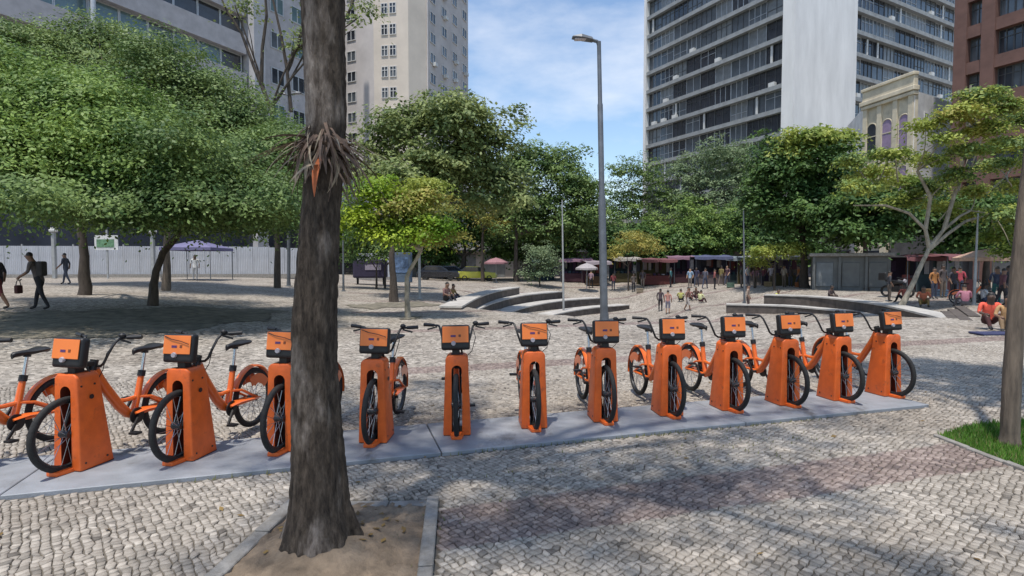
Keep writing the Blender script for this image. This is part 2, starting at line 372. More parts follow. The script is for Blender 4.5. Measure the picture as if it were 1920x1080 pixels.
keep &= ~((nn_ > 4.955) & (nn_ < 6.01) & (ee_ < 6.90))
keep &= ~inside(C4, expand(PIT, 0.03)) & ~inside(C4, expand(LAWN, 0.03))
keep &= rng.random(len(C4)) > 0.004
P4, C4 = P4[keep], C4[keep]; ns = len(C4)
shr = rng.uniform(0.74, 0.92, (ns, 1, 1))
Q4 = C4[:, None] + (P4 - C4[:, None]) * shr + rng.normal(0, 0.002, P4.shape)
top = C4[:, None] + (Q4 - C4[:, None]) * 0.89
zb = G(C4[:, 0], C4[:, 1])[:, None]
zt = zb + 0.015 + rng.normal(0, 0.0018, (ns, 1)) + rng.normal(0, 0.0009, (ns, 4))
zs = zt - 0.004
SV = np.zeros((ns, 12, 3), np.float32)
SV[:, 0:4, :2] = top; SV[:, 0:4, 2] = zt
SV[:, 4:8, :2] = Q4; SV[:, 4:8, 2] = zs
SV[:, 8:12, :2] = Q4; SV[:, 8:12, 2] = zb - 0.012
sf = [(0, 1, 2, 3)] + [(4 + k, 4 + (k + 1) % 4, (k + 1) % 4, k) for k in range(4)] + [(8 + k, 8 + (k + 1) % 4, 4 + (k + 1) % 4, 4 + k) for k in range(4)]
sf = np.array(sf)
srnd = np.clip(rng.beta(2.2, 1.7, ns), 0, 1)
def stone_mesh(sel, name):
    k = len(sel); V = SV[sel].reshape(-1, 3); Fq = (sf[None] + 12 * np.arange(k)[:, None, None]).reshape(-1, 4)
    me = np_mesh(name, V, Fq, M['stone'])
    a = me.attributes.new('rnd', 'FLOAT', 'POINT'); a.data.foreach_set('value', np.repeat(srnd[sel], 12).astype(np.float32))
    return me
inview = (np.abs(C4[:, 0]) < 0.90 * C4[:, 1]) & (C4[:, 1] > 3.2)
order = np.argsort(np.where(inview, C4[:, 1], 99)); near, rest = order[:300], order[300:]
for k in near: link('paving_stone', stone_mesh(np.array([k]), 'paving_stone'), ground)
tag(link('paving_stones', stone_mesh(rest, 'paving_stones'), ground), kind='stuff')

# ---- tree pit: soil, kerb stones
soil = MB(); k = 34
pc = np.mean(np.array(PIT), 0)
def pit_pt(u, v):
    a, b, c, d = [np.array(p) for p in PIT]; return (a * (1 - u) + b * u) * (1 - v) + (d * (1 - u) + c * u) * v
vs_ = []
for j in range(k + 1):
    for i in range(k + 1):
        p = pit_pt(0.03 + 0.94 * i / k, 0.03 + 0.94 * j / k); r = math.hypot(p[0] - TREE_C.x, p[1] - TREE_C.y)
        vs_.append((p[0], p[1], 0.012 + 0.13 * math.exp(-(r / 0.34) ** 2) + random.uniform(-0.010, 0.014)))
soil.add(vs_, [(j * (k + 1) + i, j * (k + 1) + i + 1, (j + 1) * (k + 1) + i + 1, (j + 1) * (k + 1) + i) for j in range(k) for i in range(k)])
pit = soil.build('tree_pit', M['soil'], smooth=True)
tag(pit, 'square of bare sandy soil around the big foreground trunk', kind='structure')
def kerb_run(a, b, w, parent, n, zt=0.045, side=1, mt=None):
    a, b = Vector(a), Vector(b); d = (b - a); ln = d.length / n; d.normalize(); nrm = Vector((-d.y, d.x)) * side
    for i in range(n):
        p0 = a + d * (ln * i + 0.004); p1 = a + d * (ln * (i + 1) - 0.004); dz = random.uniform(-0.006, 0.008)
        m = MB().prism([p0, p1, p1 + nrm * w, p0 + nrm * w], -0.03, zt + dz)
        m.build('kerb_stone', mt or M['kerb'], parent, bevel=0.006, seg=1)
kerb_run(PIT[1], PIT[2], 0.085, pit, 3); kerb_run(PIT[2], PIT[3], 0.09, pit, 3, 0.02); kerb_run(PIT[3], PIT[0], 0.10, pit, 3)

# ---- lawn patch by the right-hand trunk
lawn = tag(MB().prism(LAWN, -0.02, 0.018).build('lawn_patch', mat('lawn soil', (0.05, 0.085, 0.02), 0.95, 0.3, 8)), 'small bright green lawn patch around the right-hand trunk', kind='structure')
kerb_run(LAWN[4], LAWN[0], 0.06, lawn, 4, 0.035, -1); kerb_run(LAWN[0], LAWN[1], 0.07, lawn, 6, 0.03, -1)
def blades(name, pts, h, w, m, parent=None):
    n = len(pts); an = rng.uniform(0, 2 * math.pi, n); hh = rng.uniform(0.55, 1.2, n) * h; ln = rng.uniform(0.1, 0.6, n) * hh
    d = np.stack([np.cos(an), np.sin(an)], -1); q = np.stack([-d[:, 1], d[:, 0]], -1); b2 = rng.uniform(0, 2 * math.pi, n)
    V = np.zeros((n, 3, 3), np.float32)
    V[:, 0, :2] = pts[:, :2] - q * w; V[:, 1, :2] = pts[:, :2] + q * w; V[:, 0, 2] = V[:, 1, 2] = pts[:, 2]
    V[:, 2, :2] = pts[:, :2] + np.stack([np.cos(b2), np.sin(b2)], -1) * ln[:, None]; V[:, 2, 2] = pts[:, 2] + hh
    return link(name, np_mesh(name, V.reshape(-1, 3), np.arange(3 * n).reshape(n, 3), m), parent)
gp = rng.uniform([4.22, 4.05], [7.5, 6.6], (26000, 2)); gp = gp[inside(gp, LAWN)]
tag(blades('grass', np.c_[gp, np.full(len(gp), 0.016)], 0.06, 0.006, M['grass']), 'short bright green grass of the lawn patch', 'grass', kind='stuff')
gd = gp[rng.random(len(gp)) < .16]
tag(blades('dry_grass', np.c_[gd, np.full(len(gd), 0.016)], 0.062, 0.006, M['weed']), 'straw-coloured dry blades among the lawn grass', 'grass', kind='stuff')
# weeds along the platform edge, in joints and round the pit
wp = []
for e0, n0, s, k in [(-3.55, 4.96, .16, 90), (-2.9, 4.97, .3, 40), (-.9, 4.97, .4, 30), (1.6, 4.97, .5, 50), (2.8, 4.96, .5, 90), (4.2, 4.93, .9, 130), (3.4, 4.6, .6, 90), (.2, 3.55, .25, 50), (-5.0, 4.6, .3, 60), (4.0, 4.4, .5, 60), (1.6, 4.2, .5, 40)]:
    e = rng.normal(e0, s, k); n = n0 + rng.normal(0, 0.012 if n0 > 4.9 else 0.25, k); p = np.stack([e * EX - n * EY, e * EY + n * EX, np.full(k, 0.004)], -1); wp.append(p)
tag(blades('weeds', np.concatenate(wp), 0.04, 0.006, M['weed']), 'thin dry weeds in the paving joints', 'weeds', kind='stuff')

# ================================================================== the dock platform
plat = empty('dock_platform', (0, 0, 0), 0, 'long grey flat platform that carries the row of orange bicycle docks', 'platform')
js = [-9.0, -5.75, -2.45, 0.85, 4.17, 6.85]
for a, b in zip(js[:-1], js[1:]):
    c = [en(a + .006, 5.0), en(b - .006, 5.0), en(b - .006, 5.96), en(a + .006, 5.96)]
    MB().prism(c, -0.02, 0.038).build('platform_slab', M['plate'], plat, bevel=0.006, seg=1)

# ================================================================== docks
def make_dock():
    root = empty('bicycle_dock')
    H, wt, wb, dt, db = 0.805, 0.112, 0.138, 0.22, 0.32
    sw, st = 0.052, 0.705                                             # half slot width, slot top
    prof = [(-wb, 0.0), (-wt, H - 0.03), (-wt + 0.03, H), (wt - 0.03, H), (wt, H - 0.03), (wb, 0.0), (sw, 0.0), (sw, st - sw)]
    prof += [(sw * math.cos(a), st - sw + sw * math.sin(a)) for a in np.linspace(0.35, math.pi - 0.35, 6)]
    prof += [(-sw, st - sw), (-sw, 0.0)]
    n = len(prof); V = [(x, 0.0 + 0.012 * (z / H), z) for x, z in prof] + [(x * 0.97, db + (dt - db) * (z / H), z) for x, z in prof]
    m = MB()
    # front and back face as quad strips between the outer and the slot outline
    outer = [(-wb, 0), (-wt, H - .03), (-wt + .03, H), (wt - .03, H), (wt, H - .03), (wb, 0)]
    fs = []
    def fan(off, rev):
        o = list(range(6)); s = list(range(n - 1, 5, -1))             # slot from lower left over the arch to lower right
        tri = [(o[0], s[0], s[1]), (o[0], s[1], o[1])]
        arch = s[1:-1]; h = len(arch) // 2
        for a, b in zip(arch[:h // 2 + 1], arch[1:h // 2 + 2]): tri.append((o[1], a, b))
        c1 = arch[h // 2 + 1]; tri.append((o[1], c1, o[2]))
        for a, b in zip(arch[h // 2 + 1:h], arch[h // 2 + 2:h + 1]): tri.append((o[2], a, b))
        c2 = arch[h]; tri.append((o[2], c2, o[3]))
        q = len(arch) - 1 - h // 2 - 1
        for a, b in zip(arch[h:q], arch[h + 1:q + 1]): tri.append((o[3], a, b))
        tri.append((o[3], arch[q], o[4]))
        for a, b in zip(arch[q:-1], arch[q + 1:]): tri.append((o[4], a, b))
        tri += [(o[4], s[-2], o[5]), (o[5], s[-2], s[-1])]
        return [tuple((i + off) for i in (t[::-1] if rev else t)) for t in tri]
    fs = fan(0, False) + fan(n, True)
    fm = [0] * len(fs)
    for i in range(n):
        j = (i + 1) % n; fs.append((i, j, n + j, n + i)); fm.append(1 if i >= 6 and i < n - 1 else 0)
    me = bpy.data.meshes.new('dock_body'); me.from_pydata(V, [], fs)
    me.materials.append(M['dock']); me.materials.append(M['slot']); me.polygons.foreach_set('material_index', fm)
    bm = bmesh.new(); bm.from_mesh(me); bmesh.ops.recalc_face_normals(bm, faces=bm.faces)
    es = [e for e in bm.edges if len(e.link_faces) == 2 and e.calc_face_angle(0) > R(35) and max(abs(v.co.x) for v in e.verts) > 0.07]
    bmesh.ops.bevel(bm, geom=es, offset=0.016, segments=3, affect='EDGES', profile=0.5, clamp_overlap=True)
    bm.to_mesh(me); bm.free(); me.polygons.foreach_set('use_smooth', [True] * len(me.polygons)); me.set_sharp_from_angle(angle=R(50))
    link('dock_body', me, root)
    MB().prism([(-.05, -.13), (.05, -.13), (.075, 0.03), (-.075, 0.03)], 0.0, 0.035).build('foot_tray', M['dock'], root, bevel=0.008)
    MB().box((0, 0.16, 0.006), (0.26, 0.31, 0.012)).build('base_plate', M['black'], root)
    MB().lathe([(0.02, 0), (0.02, 0.004)], (0, 0, 0), 12, 0, Matrix.Rotation(R(90), 3, 'Y')).build('lock_plate', M['black'], root, loc=(wt + .012, 0.13, 0.60))
    for s in (-1, 1):
        for y, z in ((.05, .06), (.25, .06), (.05, .70), (.17, .70)):
            xw = wb + (wt - wb) * z / H
            MB().lathe([(.009, 0), (.009, .004)], (0, 0, 0), 8, 0, Matrix.Rotation(R(90) * s, 3, 'Y')).build('bolt', M['rim'], root, loc=(s * (xw - .002), y, z))
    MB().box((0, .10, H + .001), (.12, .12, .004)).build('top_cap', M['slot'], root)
    return root

def make_bike():
    root = empty('share_bicycle')
    wr = 0.31
    def wheel(name, y, skirt):
        m = MB().torus((0, 0, 0), wr - 0.045, 0.016, 36, 6, 0, sx=1.2)
        m.lathe([(0.032, -0.045), (0.032, 0.045)], (0, 0, 0), 12, 0, Matrix.Rotation(R(90), 3, 'Y'))
        for k in range(18):
            a = 2 * math.pi * k / 18; s = 0.026 if k % 2 else -0.026
            m.bar((s, 0.03 * math.cos(a + .5), 0.03 * math.sin(a + .5)), (0, (wr - .05) * math.cos(a), (wr - .05) * math.sin(a)), 0.004, mi=1)
        w = m.build(name, [M['rim'], M['spoke']], root, (0, y, wr), smooth=True)
        MB().torus((0, 0, 0), wr - 0.024, 0.0245, 44, 10, 0).build('tyre', M['rubber'], w, smooth=True)
        return w
    wheel('front_wheel', 0.0, False)
    rw = wheel('rear_wheel', 1.06, True)
    # skirt guards: orange fan-shaped panels on both sides of the rear wheel
    for s in (-1, 1):
        g = MB(); n = 16; vs = []
        for r in (0.15, 0.25):
            for i in range(n + 1):
                a = R(60) + R(85) * i / n; vs.append((s * 0.05, r * -math.cos(a) * -1 * -1, r * math.sin(a)))
        vs2 = [(v[0] + s * 0.004, v[1], v[2]) for v in vs]
        f = [(i, i + 1, n + 2 + i, n + 1 + i) for i in range(n)]
        g.add(vs, f); g.add(vs2, f); g.build('skirt_guard', M['frame'], rw)
    # frame
    m = MB()
    m.tube([(0, .27, .80), (0, .30, .72), (0, .36, .62), (0, .50, .42), (0, .585, .33), (0, .66, .30)], [.036, .042, .043, .043, .042, .04], 12)
    m.tube([(0, .64, .28), (0, .70, .46), (0, .745, .655)], [.032, .03, .027], 12)
    for s in (-1, 1):
        m.tube([(s * .02, .62, .31), (s * .055, .74, .315), (s * .06, 1.06, .31)], .016, 8)
        m.tube([(s * .02, .70, .46), (s * .058, .80, .445), (s * .062, 1.06, .31)], .013, 8)
    m.tube([(0, .44, .475), (0, .56, .455), (0, .70, .46)], .02, 8)
    m.build('frame', M['frame'], root, smooth=True)
    MB().tube([(.045, .60, .33), (.05, .72, .345), (.052, .95, .325), (.05, 1.08, .31)], [.05, .062, .045, .04], 10, flat=.25).build('chain_guard', M['frame'], root, smooth=True)
    fd = MB(); n = 22; vs = []
    for i in range(n + 1):
        a = R(-12) + R(165) * i / n
        for x, rr in ((-.034, .325), (-.02, .343), (.02, .343), (.034, .325)): vs.append((x, 1.06 - -rr * -math.cos(a) * -1, .31 + rr * math.sin(a)))
    fd.add(vs, [(4 * i + j, 4 * i + j + 1, 4 * i + 5 + j, 4 * i + 4 + j) for i in range(n) for j in range(3)])
    fd.build('rear_fender', M['frame'], root, smooth=True)
    MB().box((0, 1.415, .47), (.06, .025, .05)).build('tail_light', mat('red lens', (.35, .01, .01), .2), root, bevel=.006) if False else None
    MB().tube([(0, .742, .645), (0, .757, .70)], .034, 12).build('seat_clamp', M['black'], root, smooth=True)
    MB().tube([(0, .755, .69), (0, .79, .87)], .0155, 10).build('seat_post', M['silver'], root, smooth=True)
    sd = MB(); vs = []; prof = [(-.15, .014, .905), (-.13, .026, .918), (-.06, .036, .922), (.02, .06, .922), (.08, .092, .93), (.12, .098, .934), (.145, .07, .925)]
    for y, w, z in prof:
        for k in range(10):
            a = 2 * math.pi * k / 10; vs.append((w * math.cos(a), .81 + y, z - .012 + (.016 if math.sin(a) > 0 else .035) * math.sin(a)))
    sd.add(vs, [(i * 10 + j, i * 10 + (j + 1) % 10, i * 10 + 10 + (j + 1) % 10, i * 10 + 10 + j) for i in range(6) for j in range(10)] + [tuple(range(9, -1, -1)), tuple(60 + j for j in range(10))])
    sd.tube([(0, .79, .86), (0, .795, .9)], .03, 8)
    sd.build('saddle', M['black'], root, smooth=True)
    # crank and pedals
    ck = MB().lathe([(.075, -.006), (.075, .006)], (.062, .63, .30), 18, 0, Matrix.Rotation(R(90), 3, 'Y'))
    ck.tube([(-.09, .63, .30), (.09, .63, .30)], .017, 8)
    ck.bar((.085, .63, .30), (.095, .53, .175), .016, .024); ck.bar((-.085, .63, .30), (-.095, .73, .425), .016, .024)
    c = ck.build('crank', M['black'], root, smooth=False)
    MB().box((.145, .525, .172), (.085, .07, .022)).build('pedal', M['black'], c, bevel=.006)
    MB().box((-.145, .735, .428), (.085, .07, .022)).build('pedal', M['black'], c, bevel=.006)
    # front fork, head and bracket
    fk = MB()
    for s in (-1, 1): fk.tube([(s * .042, 0, .31), (s * .042, .06, .44), (s * .038, .16, .655)], .010, 8)
    fk.tube([(0, .16, .655), (0, .22, .74), (0, .27, .88)], [.03, .034, .034], 12)
    fk.build('fork', M['black'], root, smooth=True)
    br = MB().bar((0, .27, .85), (0, .10, .865), .06, .04); br.box((0, .10, .81), (.075, .09, .10)); br.bar((.05, .14, .86), (.075, .19, .73), .018)
    br.build('front_bracket', M['black'], root, bevel=.008)
    # front box: black shell with an orange display panel
    T = Matrix.Rotation(R(-9), 3, 'X')
    b = MB().box((0, .062, .975), (.285, .085, .25), 0, M=T); bo = b.build('front_box', M['black'], root, bevel=.03, seg=3)
    for p in bo.data.polygons: p.use_smooth = True
    bo.data.set_sharp_from_angle(angle=R(50))
    pn = MB().box((0, 0, 0), (.258, .006, .160)); po = pn.build('box_panel', M['panel'], bo, (0, .0165, 1.012), (R(-9), 0, 0), bevel=.004)
    mk = MB().box((-.022, -.0045, -.016), (.05, .002, .020)); mk.build('printed_mark', M['mark'], bo, (0, .0165, 1.012), (R(-9), 0, 0))
    mk = MB().box((.042, -.0045, -.014), (.022, .002, .024)); mk.build('printed_mark', M['mark2'], bo, (0, .0165, 1.012), (R(-9), 0, 0))
    lp = MB().lathe([(.0, 0), (.02, 0.0), (.024, .012), (.022, .05)], (0, 0, 0), 16, 0, Matrix.Rotation(R(-90), 3, 'X'))
    lp.build('head_lamp', M['lens'], bo, (-.02, -.012, .925), smooth=True)
    MB().tube([(-.12, .02, 1.085), (-.05, .012, 1.06), (.04, .008, 1.045), (.12, .004, 1.02)], .0035, 6).build('strap', M['black'], bo)
    hb = MB()
    hb.tube([(-.175, .345, 1.10), (-.165, .31, 1.07), (-.14, .27, .98), (-.115, .25, .905), (-.07, .262, .875), (0, .27, .87), (.07, .262, .875), (.115, .25, .905), (.14, .27, .98), (.165, .31, 1.07), (.175, .345, 1.10)], .0115, 8)
    for s in (-1, 1): hb.tube([(s * .175, .345, 1.10), (s * .19, .36, 1.112), (s * .24, .375, 1.115), (s * .325, .41, 1.118)], .0115, 8)
    h = hb.build('handlebar', M['black'], root, smooth=True); h.location.z = -.045
    for s in (-1, 1):
        MB().tube([(s * .235, .373, 1.115), (s * .34, .417, 1.119)], [.017, .019], 10).build('grip', M['black'], h, smooth=True)
        MB().bar((s * .20, .34, 1.10), (s * .30, .34, 1.075), .010, .016).build('brake_lever', M['rim'], h)
    MB().lathe([(.0, 0), (.028, .0), (.03, .018), (.012, .032)], (.2, .355, 1.122), 12).build('bell', M['black'], h, smooth=True)
    MB().tube([(.17, .33, 1.09), (.2, .2, 1.0), (.16, .2, .86), (.06, .24, .76), (.02, .3, .66)], .004, 6).build('brake_cable', M['black'], h, smooth=True)
    return root

WORDS = ['first', 'second', 'third', 'fourth', 'fifth', 'sixth', 'seventh', 'eighth', 'ninth', 'tenth', 'eleventh', 'twelfth']
YAW = [12, 11, 9, 6, 2, -4, -6, -7, -8, -10, -11, -12, -13]
dock0, bike0 = make_dock(), make_bike()
for k in range(-1, 12):
    d = dock0 if k == -1 else copy_tree(dock0); b = bike0 if k == -1 else copy_tree(bike0)
    x, y = -3.68 + .783 * k - (.14 if k < 0 else 0), 4.56 + .238 * k; a = -R(YAW[k + 1])
    d.location = (x, y, .039); d.rotation_euler = (0, 0, a + R(random.uniform(-.6, .6)))
    b.location = (x, y, .041); b.rotation_euler = (0, R(random.uniform(-1.2, 1.2)), a)
    if k == -1:
        dl = 'orange dock just past the left picture edge holding the cut-off bicycle'; bl = 'orange bicycle cut off by the left picture edge'
    elif k == 2:
        dl = 'orange dock half hidden behind the big foreground tree trunk'; bl = 'orange bicycle half hidden behind the big foreground tree trunk'
    elif k == 11:
        dl = 'orange bicycle dock at the right end of the grey platform'; bl = 'orange bicycle in the dock at the right end of the platform'
    elif k == 0:
        dl = 'orange bicycle dock nearest the left picture edge, seen from its side'; bl = 'orange bicycle in the dock nearest the left picture edge'
    else:
        side = ('first dock left of' if k == 1 else WORDS[k - 3] + ' dock right of')
        dl = 'orange bicycle dock, ' + side.replace(' dock', '') + ' the big tree trunk'; bl = 'orange bicycle in the ' + side + ' the big tree trunk'
    for ch in list(b.children):
        if ch.name.startswith('front_box') and k in (0, 4, 6, 7, 8, 9, 10):
            for g_ in list(ch.children):
                if g_.name.startswith('strap'): bpy.data.objects.remove(g_)
    tag(d, dl, 'bicycle dock', 'orange docks in a row on the grey platform'); tag(b, bl, 'bicycle', 'orange share bicycles parked in the docks')

# ================================================================== buildings
M['grey_wall'] = mat('grey mosaic facade', (0.44, 0.42, 0.43), 0.8, 0.12, 1.2, 0.15, bscale=30)
M['grey_pier'] = mat('pale grey pier', (0.46, 0.455, 0.47), 0.8, 0.1, 1.0)
M['core'] = mat('dark recess wall', (0.10, 0.105, 0.11), 0.8, 0.2, 1.0)
M['teal_glass'] = mat('teal glazing', (0.13, 0.20, 0.215), 0.12, 0.25, 0.4, spec=0.8)
M['dark_glass'] = mat('dark glazing', (0.035, 0.040, 0.050), 0.1, 0.4, 0.5, spec=0.8)
M['mid_glass'] = mat('grey glazing', (0.105, 0.12, 0.135), 0.12, 0.3, 0.5, spec=0.8)
M['blind'] = mat('pale blind behind glass', (0.20, 0.21, 0.215), 0.25, 0.25, 0.8)
M['alu'] = mat('aluminium frame', (0.50, 0.52, 0.54), 0.45, 0.1, 3, metal=0.3)
M['white_frame'] = mat('white window frame', (0.66, 0.65, 0.63), 0.6, 0.1, 3)
M['cream'] = mat('cream render facade', (0.66, 0.585, 0.50), 0.85, 0.08, 0.35, 0.1, bscale=20)
M['beige'] = mat('greyish render facade', (0.56, 0.52, 0.50), 0.85, 0.1, 0.35, 0.1, bscale=20)
M['spandrel'] = mat('grey concrete spandrel', (0.28, 0.295, 0.30), 0.75, 0.15, 1.2)
M['slab'] = mat('white stone slab wall', (0.74, 0.735, 0.72), 0.8, 0.09, 0.5, 0.12, bscale=6, stretch=(1, 1, 0.25))
M['brick'] = mat('red brown cladding', (0.150, 0.080, 0.064), 0.8, 0.15, 1.0, 0.1, bscale=20)
M['ac'] = mat('white air conditioner', (0.60, 0.60, 0.58), 0.5, 0.15, 2)
M['old_cream'] = mat('old cream stucco', (0.60, 0.53, 0.40), 0.9, 0.16, 0.9, 0.2, bscale=12)
M['old_white'] = mat('whitewashed side wall', (0.66, 0.65, 0.64), 0.9, 0.15, 0.7, 0.15, bscale=10)
M['lilac'] = mat('lilac shutter', (0.30, 0.22, 0.33), 0.7, 0.15, 2)
M['navy'] = mat('navy front with painted shadow', (0.045, 0.05, 0.068), 0.35, 0.3, 0.4)

def bframe(name, P, d, label, rz_extra=0):
    """an Empty at P whose local x runs along the facade and whose local -y points outwards"""
    d = Vector(d).normalized(); e = empty(name, (P[0], P[1], 0), math.atan2(d.y, d.x), label, 'building'); return e
pane_cache = {}
def pane(w, h, m, key):
    k = (round(w, 2), round(h, 2), key)
    if k not in pane_cache:
        b = MB().box((0, 0, 0), (w, 0.04, h)); pane_cache[k] = b.mesh('window', M[m])
    return pane_cache[k]
frame_cache = {}
def frame_mesh(w, h, mul, t, m, transom=0.0):
    k = (round(w, 2), round(h, 2), mul, t, m, transom)
    if k not in frame_cache:
        b = MB()
        for z in (-h / 2, h / 2): b.box((0, 0, z), (w + t, 0.1, t))
        for i in range(mul + 2): b.box((-w / 2 + w * i / (mul + 1), 0, 0), (t, 0.098, h - t - 0.002))
        if transom: b.box((0, 0, h * transom), (w, 0.09, t * 0.8))
        frame_cache[k] = b.mesh('frame', M[m])
    return frame_cache[k]

# ---- left: grey office block with ribbon windows
dirL = Vector((0.485, 1.0, 0)).normalized(); PL = Vector((-41.1, 45.0, 0)) - dirL * 17
LB = bframe('office_building', PL, dirL, 'grey office block with slanting ribbon window bands behind the left trees')
LEN = 52.0; FP, WB, WH = 4.29, 23.65, 2.15
MB().box((LEN / 2, 9.4, 23), (LEN, 18, 46)).build('core', M['core'], LB)
MB().box((LEN / 2, -0.05, 4.6), (LEN - .2, 1.2, 9.2)).build('ground_floor', M['navy'], LB)  # dark navy paints in glass and the shadow at the building's base
u_p = 17 + 22.5 * 1.111 - 0.2                                      # the pier near the corner
for k in range(-3, 5):
    zb_ = WB + FP * k
    MB().box((u_p / 2 - 0.9, -0.1, zb_ - (FP - WH) / 2), (u_p - 1.8, 1.0, FP - WH)).build('spandrel', M['grey_wall'], LB)
    n = 15; w = (u_p - 2.0) / n
    for i in range(n):
        key = random.choice(['teal_glass', 'teal_glass', 'dark_glass', 'mid_glass', 'blind']) if k < 1 else random.choice(['dark_glass', 'dark_glass', 'mid_glass'])
        wo_ = link('window', pane(w - .12, WH - .1, key, key), LB, (0.2 + w * (i + .5), 0.28, zb_ + WH / 2))
        link('frame', frame_mesh(w - .1, WH - .1, 0, .12, 'alu'), wo_, (0, -.03, 0))
MB().box((u_p - 0.7, -0.5, 23), (1.5, 2.0, 46)).build('pier', M['grey_pier'], LB)
MB().box((u_p + 7.2, -0.1, 23), (13.9, 1.0, 46)).build('end_wall', M['grey_wall'], LB)
for k in range(-3, 5):
    for i in range(4):
        key = random.choice(['teal_glass', 'mid_glass', 'dark_glass'])
        wo_ = link('window', pane(1.9, 1.9, key, key), LB, (u_p + 2.6 + 3.2 * i, -0.62, WB - 0.2 + FP * k + WH / 2))
        link('frame', frame_mesh(1.9, 1.9, 1, .12, 'alu'), wo_, (0, -.03, 0))
MB().tube([(24.0, -0.75, 9), (24.0, -0.75, 46)], .22, 10).build('drain_pipe', M['alu'], LB)

# ---- cream residential tower
def wall_between(parent, A, B, z0, z1, m, th=0.4, name='wall'):
    """a wall slab between plan points; returns its frame: origin, along, outward"""
    A, B = Vector(A), Vector(B); d = (B - A); ln = d.length; d.normalize(); o = Vector((d.y, -d.x))
    c = [A, B, B - o * th, A - o * th]
    MB().prism(c, z0, z1).build(name, M[m], parent); return A, d, o, ln
def plan(px, Y): return Vector(((px - CX) / F * Y, Y))
CT = empty('apartment_tower', (0, 0, 0), 0, 'cream high-rise tower with small square windows rising behind the trunk', 'building')
ZT = 62.0
K = [plan(548, 92), plan(705, 84.5), plan(769, 83.5), plan(806, 86), plan(879, 101)]
body = [k_.copy() for k_ in K] + [plan(879, 101) + Vector((-3, 16)), plan(548, 92) + Vector((2, 18))]
cB = sum(body, Vector((0, 0))) / len(body)
MB().prism([cB + (p - cB) * 0.985 for p in body], 0, ZT - .3).build('core', M['beige'], CT)
fr_ = [wall_between(CT, K[i], K[i + 1] , 0, ZT, m) for i, m in enumerate(['beige', 'cream', 'cream', 'beige'])]
def put_window(parent, fr, u, z, w, h, mul, key, t=.1, m='white_frame', ac=False, transom=0.0):
    A, d, o, ln = fr; p = A + d * u + o * 0.03; rz = math.atan2(d.y, d.x)
    wo_ = link('window', pane(w, h, key, key), parent, (p.x, p.y, z), (0, 0, rz))
    link('frame', frame_mesh(w, h, mul, t, m, transom), wo_, (0, -.04, 0))
    if ac:
        q = A + d * (u + random.uniform(-.3, .3)) + o * 0.34
        MB().box((0, 0, 0), (.85, .55, .55)).build('air_conditioner', M['ac'], parent, (q.x, q.y, z - h / 2 - .1), (0, 0, rz), bevel=.03, seg=1)
for k in range(-5, 9):
    z = 33.2 + 3.06 * k
    for u in (fr_[0][3] - 4.2, fr_[0][3] - 8.6): put_window(CT, fr_[0], u, z, 1.6, 1.45, 1, random.choice(['dark_glass', 'mid_glass', 'dark_glass']), ac=random.random() < .12)
    put_window(CT, fr_[1], fr_[1][3] * .46 - .75, z, 0.95, 1.5, 1, random.choice(['dark_glass', 'mid_glass']), transom=.15, ac=random.random() < .25)
    put_window(CT, fr_[1], fr_[1][3] * .46 + .55, z, 0.95, 1.5, 1, random.choice(['dark_glass', 'mid_glass']), transom=.15)
    for c in range(4):
        u = fr_[3][3] * (.09 + .265 * c); zz = z - (.55 if c % 2 else 0)
        put_window(CT, fr_[3], u, zz, 1.75, 1.5, 1, random.choice(['dark_glass', 'dark_glass', 'mid_glass']), ac=random.random() < .33)
A, d, o, ln = fr_[2]; q = A + d * (ln - .25) + o * .1
MB().tube([(q.x, q.y, 2), (q.x, q.y, ZT)], .1, 8).build('drain_pipe', M['beige'], CT)

# ---- right: dark ribbon tower with a white slab at its corner
P0 = Vector((38.7, 79.0)); av = Vector((-.456, .89)); bv = Vector((.876, .482))
RT = empty('office_tower', (0, 0, 0), 0, 'tall dark glass office tower with white blank slab at its corner', 'building')
LA, LBv, SLB = 30.0, 52.0, 14.4; FPR, Z0R, ZTR = 3.35, 20.2, 66.0
ins = P0 - av * 0 + (av + bv) * 0.9
MB().prism([ins, ins + bv * (LBv - 1), ins + bv * (LBv - 1) + av * (LA - 1), ins + av * (LA - 1)], 0, ZTR - .4).build('core', M['core'], RT)
o1 = -bv; o2 = -av
q = [P0 - av * .7 - bv * .25, P0 + bv * SLB - av * .7, P0 + bv * SLB + av * 1.2, P0 + av * 1.2 - bv * .25]
MB().prism(q, 0, ZTR).build('slab_wall', M['slab'], RT)
q = [P0 + av * (LA - .1) - bv * .3, P0 + av * (LA + .5) - bv * .3, P0 + av * (LA + .5) + bv * 1.0, P0 + av * (LA - .1) + bv * 1.0]
MB().prism(q, 0, ZTR).build('end_fin', M['slab'], RT)
faces = [(P0 + av * 1.25, av, o1, LA - 1.4, 9), (P0 + bv * (SLB + .05), bv, o2, LBv - SLB, 12)]
stuff_w = MB(); npan = 0
